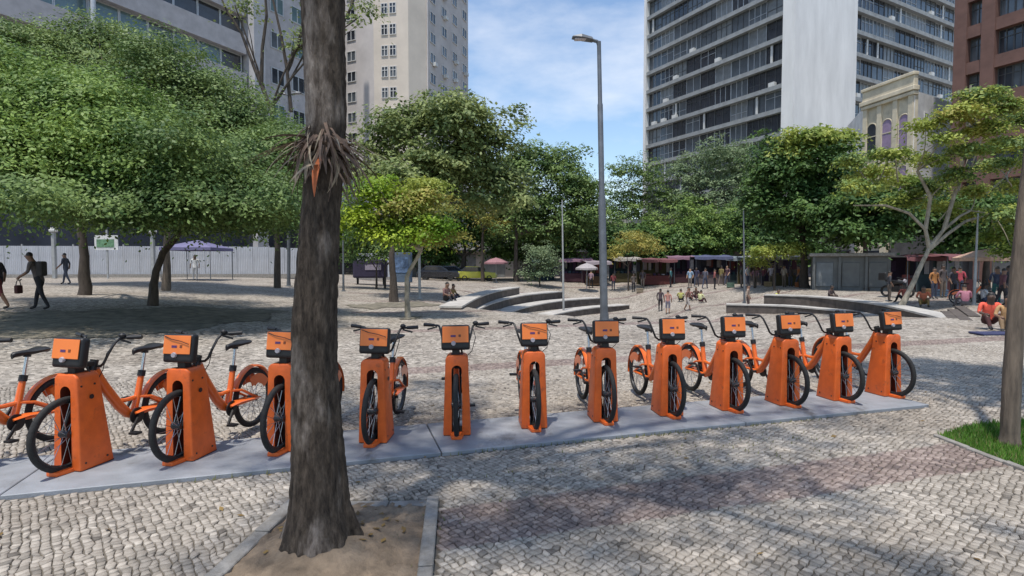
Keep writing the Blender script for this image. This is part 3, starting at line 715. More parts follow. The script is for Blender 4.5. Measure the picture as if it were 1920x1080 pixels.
for A, d, o, ln, n in faces:
    rz = math.atan2(d.y, d.x)
    if d is av: rz += math.pi
    for k in range(-4, 13):
        z = Z0R + FPR * k; c = A + d * (ln / 2) - o * .35
        MB().box((0, 0, 0), (ln, 1.0, .62)).build('spandrel', M['spandrel'], RT, (c.x, c.y, z), (0, 0, rz))
        if k == 12: continue
        for i in range(n):
            w = ln / n; p = A + d * (w * (i + .5)) - o * .62; zz = z + .31 + (FPR - .62) / 2; h = FPR - .66
            key = random.choice(['dark_glass', 'dark_glass', 'mid_glass', 'mid_glass', 'blind'] if k % 4 != 1 else ['mid_glass', 'blind', 'dark_glass', 'mid_glass'])
            if k > 9 or k < -2:
                M_ = Matrix.Rotation(rz, 3, 'Z'); stuff_w.box((p.x, p.y, zz), (w - .1, .04, h), M=M_); continue
            npan += 1
            wo_ = link('window', pane(w - .08, h, key, key), RT, (p.x, p.y, zz), (0, 0, rz))
            link('frame', frame_mesh(w - .08, h, random.choice([1, 2, 2]), .07, 'alu' if random.random() < .5 else 'core', random.choice([0, 0, .2, -.1])), wo_, (0, -.05 if d is bv else -.05, 0))
            if random.random() < .13:
                qq = p + o * .45 + d * random.uniform(-.8, .8)
                MB().box((0, 0, 0), (.95, .6, .6)).build('air_conditioner', M['ac'], RT, (qq.x, qq.y, z + .62), (0, 0, rz))
            if random.random() < .10:
                qq = p + o * .30 + d * random.uniform(-.8, .8)
                MB().box((0, 0, 0), (.35, .12, h * .95)).build('vent_duct', M['ac'], RT, (qq.x, qq.y, zz), (0, 0, rz))
tag(stuff_w.build('hidden_glazing', M['dark_glass'], RT), kind='stuff')

# ---- far right: red-brown office block
dB = Vector((-.44, 1.0)).normalized(); PB0 = Vector((46 + .44 * 16, 54 - 16)); 
BB = empty('brick_office_block', (0, 0, 0), 0, 'red-brown office block with dark square windows at the right edge', 'building')
oB = Vector((-dB.y, dB.x)); endB = PB0 + dB * (57.2 - 38) / dB.y
lnB = (endB - PB0).length; ZTB = 42
MB().prism([PB0 - oB * .5, endB - oB * .5, endB - oB * 14, PB0 - oB * 14], 0, ZTB).build('core', M['core'], BB)
def bu(Y): return (Y - 38) / dB.y
piers = [bu(57.2) - .55, bu(54.55), bu(49.2), bu(44.0), bu(39)]
for i, u in enumerate(piers):
    c = PB0 + dB * u - oB * .05; w = 1.1 if i else 1.1
    MB().box((0, 0, 0), (w, 1.0, ZTB)).build('pier', M['brick'], BB, (c.x, c.y, ZTB / 2), (0, 0, math.atan2(dB.y, dB.x)))
for k in range(-4, 6):
    z = 21.5 + 3.5 * k; c = PB0 + dB * (lnB / 2) - oB * .12
    MB().box((0, 0, 0), (lnB, .9, 1.15)).build('spandrel', M['brick'], BB, (c.x, c.y, z - .575), (0, 0, math.atan2(dB.y, dB.x)))
    for a, b in zip(piers[1:], piers[:-1]):
        n = max(1, round((b - a) / 1.6)); w = (b - a - 1.1) / n
        for i in range(n):
            p = PB0 + dB * (a + .55 + w * (i + .5)) - oB * .42; key = random.choice(['dark_glass', 'mid_glass', 'mid_glass'])
            rz = math.atan2(dB.y, dB.x) + math.pi
            wo_ = link('window', pane(w - .05, 2.34, key, key), BB, (p.x, p.y, z + 1.17), (0, 0, rz)); link('frame', frame_mesh(w - .05, 2.34, 1, .07, 'core', .2), wo_, (0, -.05, 0))

# ---- old cream stucco house squeezed between the towers
OB = empty('stucco_house', (0, 0, 0), 0, 'narrow old cream stucco house with arched lilac windows and cornice', 'building')
A1, B1, C1 = plan(1612, 67), plan(1706, 60.5), plan(1783, 65.5)
MB().prism([A1 + Vector((.4, .5)), B1 + Vector((0, .6)), C1 + Vector((-.3, .4)), C1 + Vector((2, 10)), A1 + Vector((4, 10))], 0, 20.5).build('core', M['old_white'], OB)
f1 = wall_between(OB, A1, B1, 0, 20.6, 'old_cream'); f2 = wall_between(OB, B1, C1, 0, 20.2, 'old_white')
Ao, do, oo, lo = f1; rzo = math.atan2(do.y, do.x)
def onw(u, z, out): q = Ao + do * u + oo * out; return (q.x, q.y, z)
for z, out, h, ex in ((20.0, .28, .4, .3), (20.5, .42, .5, .5), (21.3, .18, 1.2, .1), (22.05, .34, .35, .3), (13.2, .16, .4, .1), (8.4, .2, .5, .2)):
    MB().box((0, 0, 0), (lo + ex, .4 + out, h)).build('cornice', M['old_cream'], OB, onw(lo / 2, z, out / 2 - .1), (0, 0, rzo), bevel=.05, seg=1)
for u in (.35, lo * .35, lo * .66, lo - .35):
    MB().box((0, 0, 0), (.55, .3, 12)).build('pilaster', M['old_cream'], OB, onw(u, 13.8, .1), (0, 0, rzo))
for u, key in ((lo * .19, 'dark_glass'), (lo * .5, 'lilac'), (lo * .825, 'lilac')):
    for zc in (15.9, 10.4):
        w, h = 1.25, 3.2; a = MB(); pts = [(-w / 2, -h / 2), (w / 2, -h / 2)] + [(w / 2 * math.cos(t), h / 2 - w / 2 + w / 2 * math.sin(t) + .5) for t in np.linspace(0, math.pi, 9)]
        n = len(pts); a.add([(x, -.04, z) for x, z in pts] + [(x, .04, z) for x, z in pts], [tuple(range(n)), tuple(range(2 * n - 1, n - 1, -1))] + [(i, (i + 1) % n, n + (i + 1) % n, n + i) for i in range(n)])
        wo_ = a.build('window', M[key], OB, onw(u, zc, .06), (0, 0, rzo))
        MB().tube([(x * 1.06, -.05, z * 1.02) for x, z in pts] + [(pts[0][0] * 1.06, -.05, pts[0][1] * 1.02)], .07, 6).build('frame', M['old_cream'], wo_)
        MB().box((0, -.06, 0.6), (w, .04, .10)).build('glazing_bar', M['old_cream'], wo_)
for (Y_u, z) in ((.25, 17.5), (.6, 17.5), (.25, 13.5), (.6, 13.5)):
    put_window(OB, f2, f2[3] * Y_u, z, .9, 1.3, 1, 'mid_glass', .1)
# cream ground floor with columns seen under the trees
for u in (.2, lo * .55, lo - .2):
    MB().box((0, 0, 0), (.8, .7, 8.2)).build('column', M['old_cream'], OB, onw(u, 4.1, .3), (0, 0, rzo), bevel=.04, seg=1)
MB().box((0, 0, 0), (lo - 1.2, .2, 3.2)).build('shop_front', M['dark_glass'], OB, onw(lo / 2, 1.7, .12), (0, 0, rzo))
MB().box((0, 0, 0), (lo - 1.2, .24, 1.4)).build('shop_sign', mat('ochre sign board', (.45, .30, .16), .7), OB, onw(lo / 2, 5.3, .14), (0, 0, rzo))

# ---- low shop fronts behind the market, dark tone standing for canopy shade
M['shop_dark'] = mat('shop front with painted shade', (0.10, 0.095, 0.095), 0.7, 0.3, 0.6)
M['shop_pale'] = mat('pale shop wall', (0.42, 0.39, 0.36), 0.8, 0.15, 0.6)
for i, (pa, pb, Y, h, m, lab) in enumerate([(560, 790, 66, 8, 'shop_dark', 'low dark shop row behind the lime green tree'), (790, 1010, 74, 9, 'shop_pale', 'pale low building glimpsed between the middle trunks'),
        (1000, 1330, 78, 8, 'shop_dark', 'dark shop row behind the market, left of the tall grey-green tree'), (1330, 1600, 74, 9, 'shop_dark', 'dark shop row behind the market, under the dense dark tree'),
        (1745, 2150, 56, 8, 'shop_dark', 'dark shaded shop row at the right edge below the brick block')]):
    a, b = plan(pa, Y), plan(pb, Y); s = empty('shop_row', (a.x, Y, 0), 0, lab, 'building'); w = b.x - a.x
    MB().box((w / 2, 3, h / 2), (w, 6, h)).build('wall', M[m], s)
    MB().box((w / 2, -.35, h - .4), (w + .2, .8, .5)).build('cornice', M['shop_pale'], s)
    n = max(3, int(w / 3.6))
    for k in range(n):
        x = w * (k + .5) / n
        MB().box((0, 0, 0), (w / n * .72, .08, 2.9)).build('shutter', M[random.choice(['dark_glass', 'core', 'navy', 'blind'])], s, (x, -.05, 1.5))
        link('window', pane(w / n * .5, 1.6, 'dark_glass', 'dark_glass'), s, (x, -.04, 5.4))
    MB().box((w / 2, -.5, 3.5), (w, 1.0, .18)).build('awning', M[random.choice(['core', 'navy'])], s)

# ================================================================== trees
LM = {
    'bright': leaf_mat('bright green leaves', (0.060, 0.125, 0.026), (0.290, 0.400, 0.100), .24),
    'mid': leaf_mat('mid green leaves', (0.052, 0.105, 0.030), (0.225, 0.310, 0.092), .24),
    'mid2': leaf_mat('soft green leaves', (0.065, 0.120, 0.036), (0.235, 0.310, 0.100), .24),
    'dark': leaf_mat('dark green leaves', (0.032, 0.080, 0.022), (0.125, 0.210, 0.052), .22),
    'olive': leaf_mat('olive green leaves', (0.095, 0.145, 0.045), (0.300, 0.345, 0.125), .26),
    'grey': leaf_mat('grey green leaves', (0.100, 0.155, 0.080), (0.275, 0.345, 0.185), .26),
    'lime': leaf_mat('lime green leaves', (0.120, 0.235, 0.018), (0.420, 0.520, 0.050), .3),
    'yellow': leaf_mat('yellowish leaves', (0.170, 0.185, 0.040), (0.470, 0.400, 0.105), .3),
    'airy': leaf_mat('yellow green leaves', (0.130, 0.200, 0.034), (0.430, 0.460, 0.100), .3),
}
def foliage(name, blobs, n_clump, per, leaf, m, parent, clump_r=None, flat=.45, fill=.35, up=.55, lumpy=True):
    """blobs: (centre, rx, ry, rz). Leaves sit in small tilted clumps spread through the crown's volume."""
    n_clump = int(n_clump * .62); per = int(per * 1.65); clump_r = (clump_r or leaf * 3.2) * 1.5; flat *= .6
    lump = []
    for c, rx, ry, rz in blobs:
        lump.append((Vector(c), rx * .72, ry * .72, rz * .72))
        for q in range(8):
            a = rng.uniform(0, 2 * math.pi); el = rng.uniform(-.25, 1.35); f = rng.uniform(.32, .60)
            dd = Vector((math.cos(a) * math.cos(el), math.sin(a) * math.cos(el), math.sin(el))); k_ = rng.uniform(.66, .95)
            lump.append((Vector(c) + Vector((dd.x * rx, dd.y * ry, dd.z * rz)) * k_, rx * f, ry * f, max(rz * f * .8, min(rx, rz) * f * .7)))
    if lumpy: blobs = lump
    vols = np.array([b[1] * b[2] * b[3] for b in blobs]) ** (2 / 3); pr = vols / vols.sum()
    bi = rng.choice(len(blobs), n_clump, p=pr)
    C = np.array([tuple(b[0]) for b in blobs])[bi]; Rr = np.array([b[1:4] for b in blobs])[bi]
    d = rng.normal(0, 1, (n_clump, 3)); d /= np.linalg.norm(d, axis=1)[:, None]
    rad = np.where(rng.random(n_clump) < fill, rng.random(n_clump) ** .5 * .85, rng.uniform(.82, 1.08, n_clump))
    rad *= 1 + .20 * np.sin(d[:, 0] * 5 + d[:, 2] * 4 + bi) + .12 * np.sin(d[:, 1] * 11 + d[:, 2] * 9)
    K = C + d * Rr * rad[:, None]; K[:, 2] = np.where(d[:, 2] < -.35, C[:, 2] - Rr[:, 2] * (.35 + .35 * rng.random(n_clump)), K[:, 2])
    cr = (clump_r or leaf * 3.2) * rng.uniform(.6, 1.35, n_clump)
    k = n_clump * per; ci = np.repeat(np.arange(n_clump), per)
    off = rng.normal(0, .5, (k, 3)); off[:, 2] *= flat
    # the clump is a drooping spray: its rim hangs below its centre
    rr = np.hypot(off[:, 0], off[:, 1]); off[:, 2] -= .35 * rr ** 2
    out = d[ci] * .5; P = K[ci] + off * cr[ci][:, None]
    nrm = rng.normal(0, .42, (k, 3)) + out; nrm[:, 2] += up + .45; nrm += off * .5; nrm /= np.linalg.norm(nrm, axis=1)[:, None]
    t = np.cross(nrm, rng.normal(0, 1, (k, 3))); t /= np.linalg.norm(t, axis=1)[:, None] + 1e-9; b = np.cross(nrm, t)
    L_ = leaf * rng.uniform(.6, 1.3, k)[:, None]
    V = np.stack([P - t * L_ * .5, P + b * L_ * .27 - nrm * L_ * .06, P + t * L_ * .5 - nrm * L_ * .12, P - b * L_ * .27 - nrm * L_ * .06], 1).reshape(-1, 3)
    o = link(name, np_mesh(name, V, np.arange(4 * k).reshape(k, 4), m), parent); return o, K
def pxblob(px, py, rx, ry, Y, dep=None):
    s = Y / F; c = at(px, py, Y); return (c, rx * s, (dep if dep else max(rx, ry) * s * .9), ry * s)
def limb(m, a, b, r0, r1, bend=.12, n=6, wob=.0):
    a, b = Vector(a), Vector(b); ln = (b - a).length; q = Vector((random.uniform(-1, 1), random.uniform(-1, 1), random.uniform(-.3, .6))) * ln * bend
    pts = [a + (b - a) * t + q * math.sin(math.pi * t) for t in [i / n for i in range(n + 1)]]
    m.tube(pts, [r0 + (r1 - r0) * i / n for i in range(n + 1)], 8, wob=wob); return pts
def tree(name, label, base, trunk_px, blobs, leafm, clumps, per, leaf, r0, bark='bark_dark', group=None, Y=None, fill=.35, flat=.45, limbs=7, clump_r=None, extra=None, up=.55, hubs=None):
    """base: pixel where the trunk meets the ground; trunk_px: further pixels up the trunk"""
    g = hit(*base) if Y is None else None
    if g is None:
        x = (base[0] - CX) / F * Y; g = Vector((x, Y, gz(x, Y)))
    t = empty(name, g, 0, label, 'tree', group); Yb = g.y
    pts = [g - Vector((0, 0, .1))] + [at(px, py, Yb + dy) for px, py, dy in trunk_px]
    B = [pxblob(*b[:4], Yb + b[4], b[5] if len(b) > 5 else None) for b in blobs]
    tr = MB(); rads = [r0 * (1.35 if i == 0 else 1 - .5 * i / len(pts)) for i in range(len(pts))]
    fine = []; fr = []
    for i in range(len(pts) - 1):
        for k in range(4):
            s = k / 4; fine.append(pts[i].lerp(pts[i + 1], s) + Vector((random.uniform(-.15, .15), random.uniform(-.15, .15), 0)) * r0); fr.append(rads[i] * (1 - s) + rads[i + 1] * s)
    fine.append(pts[-1]); fr.append(rads[-1]); tr.tube(fine, fr, 12, wob=.05)
    lm = []
    H_ = [at(px, py, Yb) for px, py in hubs] if hubs else [pts[-1]]
    for b in B:
        e = b[0] + Vector((random.uniform(-.2, .2) * b[1], random.uniform(-.2, .2) * b[2], -.1 * b[3])); h_ = min(H_, key=lambda q: (q - e).length); lm.append((h_, e, rads[-1] * .75 if not hubs else r0 * .22, r0 * .22 if not hubs else r0 * .08))
    for k in range(limbs):
        b = random.choice(B); a = Vector((random.gauss(0, 1), random.gauss(0, 1), random.gauss(.3, .8))).normalized()
        e = b[0] + Vector((a.x * b[1], a.y * b[2], a.z * b[3])) * .85; lm.append((b[0].lerp(pts[-1], random.uniform(.1, .6)), e, r0 * .25, r0 * .06))
    for a, e, q0, q1 in lm: limb(tr, a, e, q0, q1, .1)
    off = Vector(g)
    tr.v = [tuple(Vector(v) - off) for v in tr.v]
    tr.build('trunk', M[bark], t, smooth=True)
    B2 = [(b[0] - off, b[1], b[2], b[3]) for b in B]
    foliage('crown', B2, clumps, per, leaf, leafm, t, clump_r, flat, fill, up)
    if extra:
        for eb, em, ec in extra:
            B3 = [pxblob(*b[:4], Yb + b[4], b[5] if len(b) > 5 else None) for b in eb]; B3 = [(b[0] - off, b[1], b[2], b[3]) for b in B3]
            foliage('crown', B3, ec, per, leaf, em, t, clump_r, flat, fill, up)
    return t

# ---- left group
tree('shade_tree', 'big bright green shade tree at left with straight dark trunk', (160, 553), [(158, 480, 0), (152, 420, 0), (160, 360, 0)],
     [(95, 230, 150, 95, -5), (230, 270, 130, 95, -6), (10, 300, 130, 110, -7), (170, 360, 170, 62, -5, 5), (280, 340, 90, 75, -7), (30, 180, 110, 80, -4)], LM['bright'], 2500, 66, .115, .17, flat=.38, clump_r=.58, fill=.3)
tree('shade_tree', 'dark leaning shade tree at left whose bent trunk curves right', (286, 573), [(290, 520, 0), (305, 475, 0), (335, 440, 0), (370, 400, 0)],
     [(430, 330, 125, 95, -3, 3.5), (370, 395, 150, 45, -3, 4), (500, 380, 85, 65, -3, 3), (290, 395, 120, 45, -4, 3.5), (520, 300, 60, 70, -1)], LM['mid'], 2000, 62, .105, .13, flat=.4, clump_r=.5, fill=.35)
tree('shade_tree', 'olive shade tree at left rising behind the bright green one', (312, 545), [(312, 480, 0), (315, 400, 0), (325, 300, 0)],
     [(250, 150, 150, 75, 1), (390, 200, 110, 85, 1), (130, 110, 130, 60, 2), (460, 260, 80, 70, 0), (330, 260, 150, 90, 1)], LM['mid2'], 2000, 56, .15, .15, bark='bark', flat=.4, clump_r=.68, fill=.25)
tree('slender_tree', 'tall nearly bare tree with thin dark branches against the grey block', (520, 540), [(520, 400, 0), (515, 250, 0), (508, 205, 0)],
     [(565, 80, 22, 30, 0), (672, 25, 28, 28, 0), (440, 10, 22, 16, 0), (600, 10, 30, 25, 0)], LM['olive'], 60, 26, .22, .14, limbs=4, Y=31, fill=.6)
bt = MB(); Yb = 31
for pts in ([(508, 205), (478, 130), (452, 60), (425, 20), (400, -40)], [(546, 210), (538, 130), (528, 70), (512, 0), (508, -60)], [(538, 130), (560, 80), (572, 30), (590, -40)], [(490, 160), (492, 90), (500, 30), (496, -30)], [(560, 90), (640, 50), (660, 10), (670, -40)]):
    bt.tube([at(px, py, Yb) for px, py in pts], [.11 - .018 * i for i in range(len(pts))], 8)
slender = [o for o in col.objects if o.name.startswith('slender_tree')][0]; off = Vector(slender.location)
bt.v = [tuple(Vector(v) - off) for v in bt.v]; bt.build('branches', M['bark_dark'], slender, smooth=True)

# ---- middle
tree('shade_tree', 'wide olive tree in the middle with see-through crown against the sky', (738, 566), [(737, 520, 0), (735, 470, 0), (760, 400, 1)],
     [(835, 255, 115, 68, 4), (745, 265, 70, 60, 4), (900, 300, 75, 62, 5), (780, 330, 110, 60, 3), (930, 360, 60, 60, 5), (860, 350, 80, 60, 4)], LM['olive'], 1500, 26, .24, .17, fill=.3, clump_r=.55)
tree('young_tree', 'young lime green tree with slender bent pale trunk by the steps', (765, 596), [(763, 560, 0), (762, 520, 0), (775, 495, 0), (790, 470, 0)],
     [(712, 370, 55, 36, 0), (690, 420, 52, 34, 0), (760, 440, 70, 22, -.3), (815, 425, 40, 24, 0)], LM['lime'], 470, 26, .13, .085, bark='bark_pale', limbs=5, clump_r=.36, flat=.35,
     extra=[([(785, 392, 62, 34, .3), (820, 445, 40, 20, 0)], LM['yellow'], 120), ([(790, 365, 60, 28, .6), (740, 400, 50, 30, 0)], LM['airy'], 220)])
tree('young_tree', 'yellow-brown young tree just right of the lime green one', (905, 528), [(904, 480, 0), (906, 430, 0)],
     [(905, 395, 48, 28, 0), (940, 375, 28, 22, 0), (870, 375, 30, 22, 0), (930, 420, 35, 25, 0)], LM['yellow'], 260, 24, .22, .16, limbs=5, clump_r=.5)
tree('shade_tree', 'mid green tree left of the tall lamp post, sloping towards the sky', (968, 528), [(967, 490, 0), (968, 440, 0)],
     [(1030, 350, 85, 65, 2), (985, 320, 60, 48, 2), (1085, 380, 55, 62, 1), (975, 420, 70, 45, 1), (1050, 430, 75, 40, 1), (1010, 400, 90, 50, 3)], LM['mid'], 1500, 26, .32, .24, clump_r=.75, fill=.3)
tree('shade_tree', 'rounded green tree just right of the tall lamp post', (1215, 518), [(1213, 480, 0), (1210, 430, 0)],
     [(1195, 350, 62, 48, 0), (1165, 400, 50, 50, 0), (1240, 395, 55, 50, 0), (1200, 430, 80, 30, 0)], LM['mid'], 900, 26, .34, .26, clump_r=.8)
tree('shade_tree', 'tall grey-green feathery tree in front of the glass tower', (1352, 520), [(1350, 470, 0), (1347, 400, 0)],
     [(1345, 315, 68, 60, 4), (1300, 350, 48, 48, 4), (1390, 350, 48, 60, 4), (1340, 400, 80, 50, 4)], LM['grey'], 1000, 26, .36, .28, clump_r=.85)
tree('young_tree', 'bushy bright green tree in front of the grey-green one', (1312, 522), [(1312, 480, 0), (1310, 440, 0)],
     [(1312, 405, 55, 38, -6), (1255, 430, 50, 30, -6), (1345, 445, 42, 28, -6), (1290, 450, 60, 25, -6)], LM['bright'], 620, 26, .28, .18, clump_r=.6)
tree('dense_tree', 'dense dark rounded tree with yellow tips beside the white slab', (1508, 540), [(1508, 500, 0), (1505, 440, 0)],
     [(1510, 320, 92, 70, 0), (1450, 360, 50, 60, 0), (1565, 380, 65, 70, 0), (1500, 410, 90, 60, 0), (1590, 430, 50, 45, 0)], LM['dark'], 1700, 28, .30, .28, clump_r=.65, fill=.35,
     extra=[([(1530, 262, 66, 24, -.5), (1480, 290, 40, 18, -1)], LM['airy'], 230)])
tree('dense_tree', 'dark tree in shade left of the forked leaning trunk', (1625, 545), [(1625, 500, 0), (1622, 440, 0)],
     [(1640, 390, 70, 40, 0), (1700, 410, 60, 40, 2), (1600, 430, 40, 30, 0), (1660, 430, 50, 25, 0)], LM['dark'], 650, 26, .32, .18, clump_r=.7)
# ---- right: leaning forked tree with an airy yellow-green crown
airy_b = []
for px, py in [(1600, 300), (1640, 330), (1660, 290), (1700, 340), (1690, 375), (1740, 300), (1735, 355), (1770, 260), (1790, 330), (1800, 215), (1815, 280), (1830, 360), (1840, 180), (1850, 240), (1862, 310), (1880, 200), (1890, 270), (1895, 350), (1905, 400), (1870, 440), (1900, 470), (1915, 300), (1850, 400), (1770, 385), (1620, 350), (1730, 240), (1930, 220)]:
    airy_b.append((px, py, random.uniform(26, 42), random.uniform(11, 19), random.uniform(-2.2, 2.2)))
rt = tree('leaning_tree', 'airy yellow-green tree at right with pale leaning forked trunk', (1682, 588), [(1700, 555, 0), (1722, 510, 0), (1742, 465, 0)],
     airy_b, LM['airy'], 1500, 17, .15, .125, bark='bark_pale', limbs=10, clump_r=.30, fill=.6, flat=.5, hubs=[(1705, 400), (1660, 385), (1720, 320), (1800, 330), (1815, 230), (1820, 395), (1860, 400), (1890, 340), (1870, 260), (1640, 350), (1745, 370)],
     extra=[(airy_b[9:16:2], LM['yellow'], 150), (airy_b[::2], LM['mid'], 520)])
Yb = rt.location.y; off = Vector(rt.location); b2 = MB()
for pts in ([(1742, 465), (1735, 430), (1705, 400), (1660, 385), (1600, 385)], [(1742, 465), (1770, 430), (1800, 405), (1820, 395)], [(1742, 468), (1775, 440), (1810, 415), (1860, 400)], [(1770, 430), (1800, 330), (1815, 230), (1820, 160)], [(1735, 430), (1745, 370), (1720, 320)]):
    b2.tube([at(px, py, Yb) for px, py in pts], [.085 - .014 * i for i in range(len(pts))], 8, wob=.05)
b2.v = [tuple(Vector(v) - off) for v in b2.v]; b2.build('branches', M['bark_pale'], rt, smooth=True)
tree('dense_tree', 'dark tree behind the parasol at the right edge', (1850, 530), [(1850, 490, 0), (1850, 440, 0)],
     [(1800, 430, 60, 45, 0), (1870, 450, 60, 40, 0), (1760, 455, 35, 30, 0), (1930, 440, 60, 60, 0), (1830, 390, 80, 40, 0)], LM['dark'], 700, 26, .30, .2, Y=38, clump_r=.7)
# ---- saplings
for (b, tp, bl, m, n, lab) in [((1452, 545), [(1452, 500, 0)], [(1455, 470, 42, 15, 0), (1425, 475, 25, 12, 0), (1490, 462, 22, 9, 0)], 'airy', 200, 'thin yellowish sapling in front of the stalls under the dark tree'),
        ((1178, 545), [(1178, 500, 0)], [(1180, 455, 42, 22, 0), (1210, 465, 26, 18, 0), (1150, 475, 16, 14, 0)], 'yellow', 200, 'thin yellow sapling right beside the tall lamp post'),
        ((1012, 538), [(1012, 510, 0)], [(1012, 490, 32, 30, 0), (1000, 515, 24, 18, 0), (1030, 500, 20, 22, 0)], 'grey', 240, 'small bushy grey-green sapling above the curved seating'),
        ((1415, 540), [(1415, 510, 0)], [(1420, 492, 14, 8, 0), (1408, 485, 10, 8, 0)], 'airy', 60, 'tiny sapling left of the thin yellowish one'),
        ((706, 542), [(706, 505, 0)], [(700, 470, 50, 28, 0), (670, 455, 35, 24, 0)], 'mid', 240, 'small green tree behind the lime green one, near the dark stall'),
        ((722, 541), [(722, 500, 0)], [(735, 465, 40, 24, 2), (760, 450, 40, 24, 2)], 'dark', 220, 'small dark tree behind the lime green one, thicker trunk')]:
    tree('sapling', lab, b, tp, bl, LM[m], n, 22, .17, .06, limbs=4, clump_r=.4)
# ---- far trees filling the back of the square
for px, py, rx, ry, Y, m, lab in [(870, 420, 70, 60, 62, 'dark', 'far dark tree behind the yellow-brown young tree'), (1120, 430, 60, 40, 66, 'mid', 'far tree behind the tall lamp post'),
        (1420, 430, 60, 45, 64, 'dark', 'far dark tree left of the dense dark one'), (640, 440, 60, 55, 60, 'dark', 'far dark tree right behind the big foreground trunk'),
        (1180, 455, 60, 32, 63, 'dark', 'far dark tree above the light stall'), (1290, 460, 60, 30, 62, 'dark', 'far dark tree above the rose-tarped stall'), (1490, 455, 60, 34, 60, 'dark', 'far dark tree above the pale stall by the kiosk'), (1000, 450, 60, 34, 66, 'dark', 'far dark tree above the far stall'), (790, 455, 50, 34, 64, 'dark', 'far dark tree above the black car')]:
    tree('far_tree', lab, (px, 520), [(px, 480, 0)], [(px, py, rx, ry, 0), (px + rx * .6, py + 25, rx * .6, ry * .6, 0), (px - rx * .6, py + 20, rx * .6, ry * .6, 0)], LM[m], 420, 24, .42, .3, Y=Y, clump_r=1.0)

# ---- foreground tree: big trunk with roots, branches and a crown above the picture
FT = empty('foreground_tree', (TREE_C.x, TREE_C.y, 0), 0, 'big dark rough trunk in the foreground with flared roots', 'tree')
prof = [(1085, 597, 250), (1062, 597, 190), (1035, 597, 160), (1000, 599, 140), (950, 597, 117), (880, 596, 106), (800, 592, 97), (700, 588, 90), (600, 588, 85), (500, 594, 79), (400, 600, 74), (320, 606, 74), (230, 611, 76), (150, 609, 78), (60, 606, 80), (0, 605, 82), (-120, 606, 80), (-300, 612, 74)]
V = []; nseg = 56; Fs = []
zs_, cs_, rs_ = [], [], []
for py, cx, w in prof:
    c = at(cx, py, TREE_C.y); zs_.append(c.z); cs_.append(c.x - TREE_C.x); rs_.append(w / 2 / F * TREE_C.y * .94)
zf = np.linspace(-.06, zs_[-1], 150); o_ = np.argsort(zs_)
cxf = np.interp(zf, np.array(zs_)[o_], np.array(cs_)[o_]); rf = np.interp(zf, np.array(zs_)[o_], np.array(rs_)[o_])
for i, z in enumerate(zf):
    for j in range(nseg):
        a = 2 * math.pi * j / nseg
        lob = .035 * math.sin(3 * a + .6 * z) + .03 * math.sin(5 * a - .9 * z + 1) + .022 * math.sin(9 * a + 1.7 * z) + .018 * math.sin(17 * a + 2.3 * math.sin(z * 1.9))
        root = max(0, .42 - z) ** 1.5 * (.55 * max(0, math.sin(2.5 * a + .8)) + .3 * math.sin(7 * a))
        r = rf[i] * (1 + lob + root) + .004 * random.uniform(-1, 1)
        V.append((cxf[i] + r * math.cos(a), r * math.sin(a) * .95, z))
Fq = [(i * nseg + j, i * nseg + (j + 1) % nseg, (i + 1) * nseg + (j + 1) % nseg, (i + 1) * nseg + j) for i in range(len(zf) - 1) for j in range(nseg)]
# bark with pale patches set by a second noise
def trunk_bark():
    m = bpy.data.materials.new('rough trunk bark'); m.use_nodes = True; nt = m.node_tree; lk = nt.links.new; b = nt.nodes['Principled BSDF']
    b.inputs['Roughness'].default_value = .92; b.inputs['Specular IOR Level'].default_value = .2
    t = N(nt, 'ShaderNodeTexCoord'); mp_ = N(nt, 'ShaderNodeMapping'); mp_.inputs['Scale'].default_value = (1, 1, .24); lk(t.outputs['Object'], mp_.inputs[0])
    n1 = N(nt, 'ShaderNodeTexNoise'); n1.inputs['Scale'].default_value = 34; n1.inputs['Detail'].default_value = 8; n1.inputs['Roughness'].default_value = .7; lk(mp_.outputs[0], n1.inputs['Vector'])
    r1 = N(nt, 'ShaderNodeValToRGB'); e = r1.color_ramp.elements; e[0].position = .32; e[0].color = (.026, .020, .016, 1); e[1].position = .72; e[1].color = (.175, .135, .102, 1); q = e.new(.5); q.color = (.078, .060, .046, 1); lk(n1.outputs['Fac'], r1.inputs['Fac'])
    n2 = N(nt, 'ShaderNodeTexNoise'); n2.inputs['Scale'].default_value = 3.2; n2.inputs['Detail'].default_value = 5; mp2 = N(nt, 'ShaderNodeMapping'); mp2.inputs['Scale'].default_value = (1.6, 1.6, .5); mp2.inputs['Location'].default_value = (3.1, 0, .4); lk(t.outputs['Object'], mp2.inputs[0]); lk(mp2.outputs[0], n2.inputs['Vector'])
    r2 = N(nt, 'ShaderNodeValToRGB'); r2.color_ramp.elements[0].position = .56; r2.color_ramp.elements[1].position = .66; lk(n2.outputs['Fac'], r2.inputs['Fac'])
    mx = N(nt, 'ShaderNodeMix', data_type='RGBA'); lk(r2.outputs[0], mx.inputs[0]); lk(r1.outputs[0], mx.inputs[6])
    r3 = N(nt, 'ShaderNodeValToRGB'); e = r3.color_ramp.elements; e[0].position = .35; e[0].color = (.13, .10, .08, 1); e[1].position = .7; e[1].color = (.40, .34, .29, 1); lk(n1.outputs['Fac'], r3.inputs['Fac']); lk(r3.outputs[0], mx.inputs[7])
    lk(mx.outputs[2], b.inputs['Base Color'])
    bp = N(nt, 'ShaderNodeBump'); bp.inputs['Strength'].default_value = 1.0; bp.inputs['Distance'].default_value = .03; lk(n1.outputs['Fac'], bp.inputs['Height']); lk(bp.outputs[0], b.inputs['Normal'])
    return m
M['trunk'] = trunk_bark()
link('trunk', np_mesh('trunk', V, Fq, M['trunk'], smooth=True), FT)
br = MB(); topz = zs_[-1]; tp = Vector((cxf[-1], 0, topz - .1))
sh = 1 / math.tan(SUN_EL)
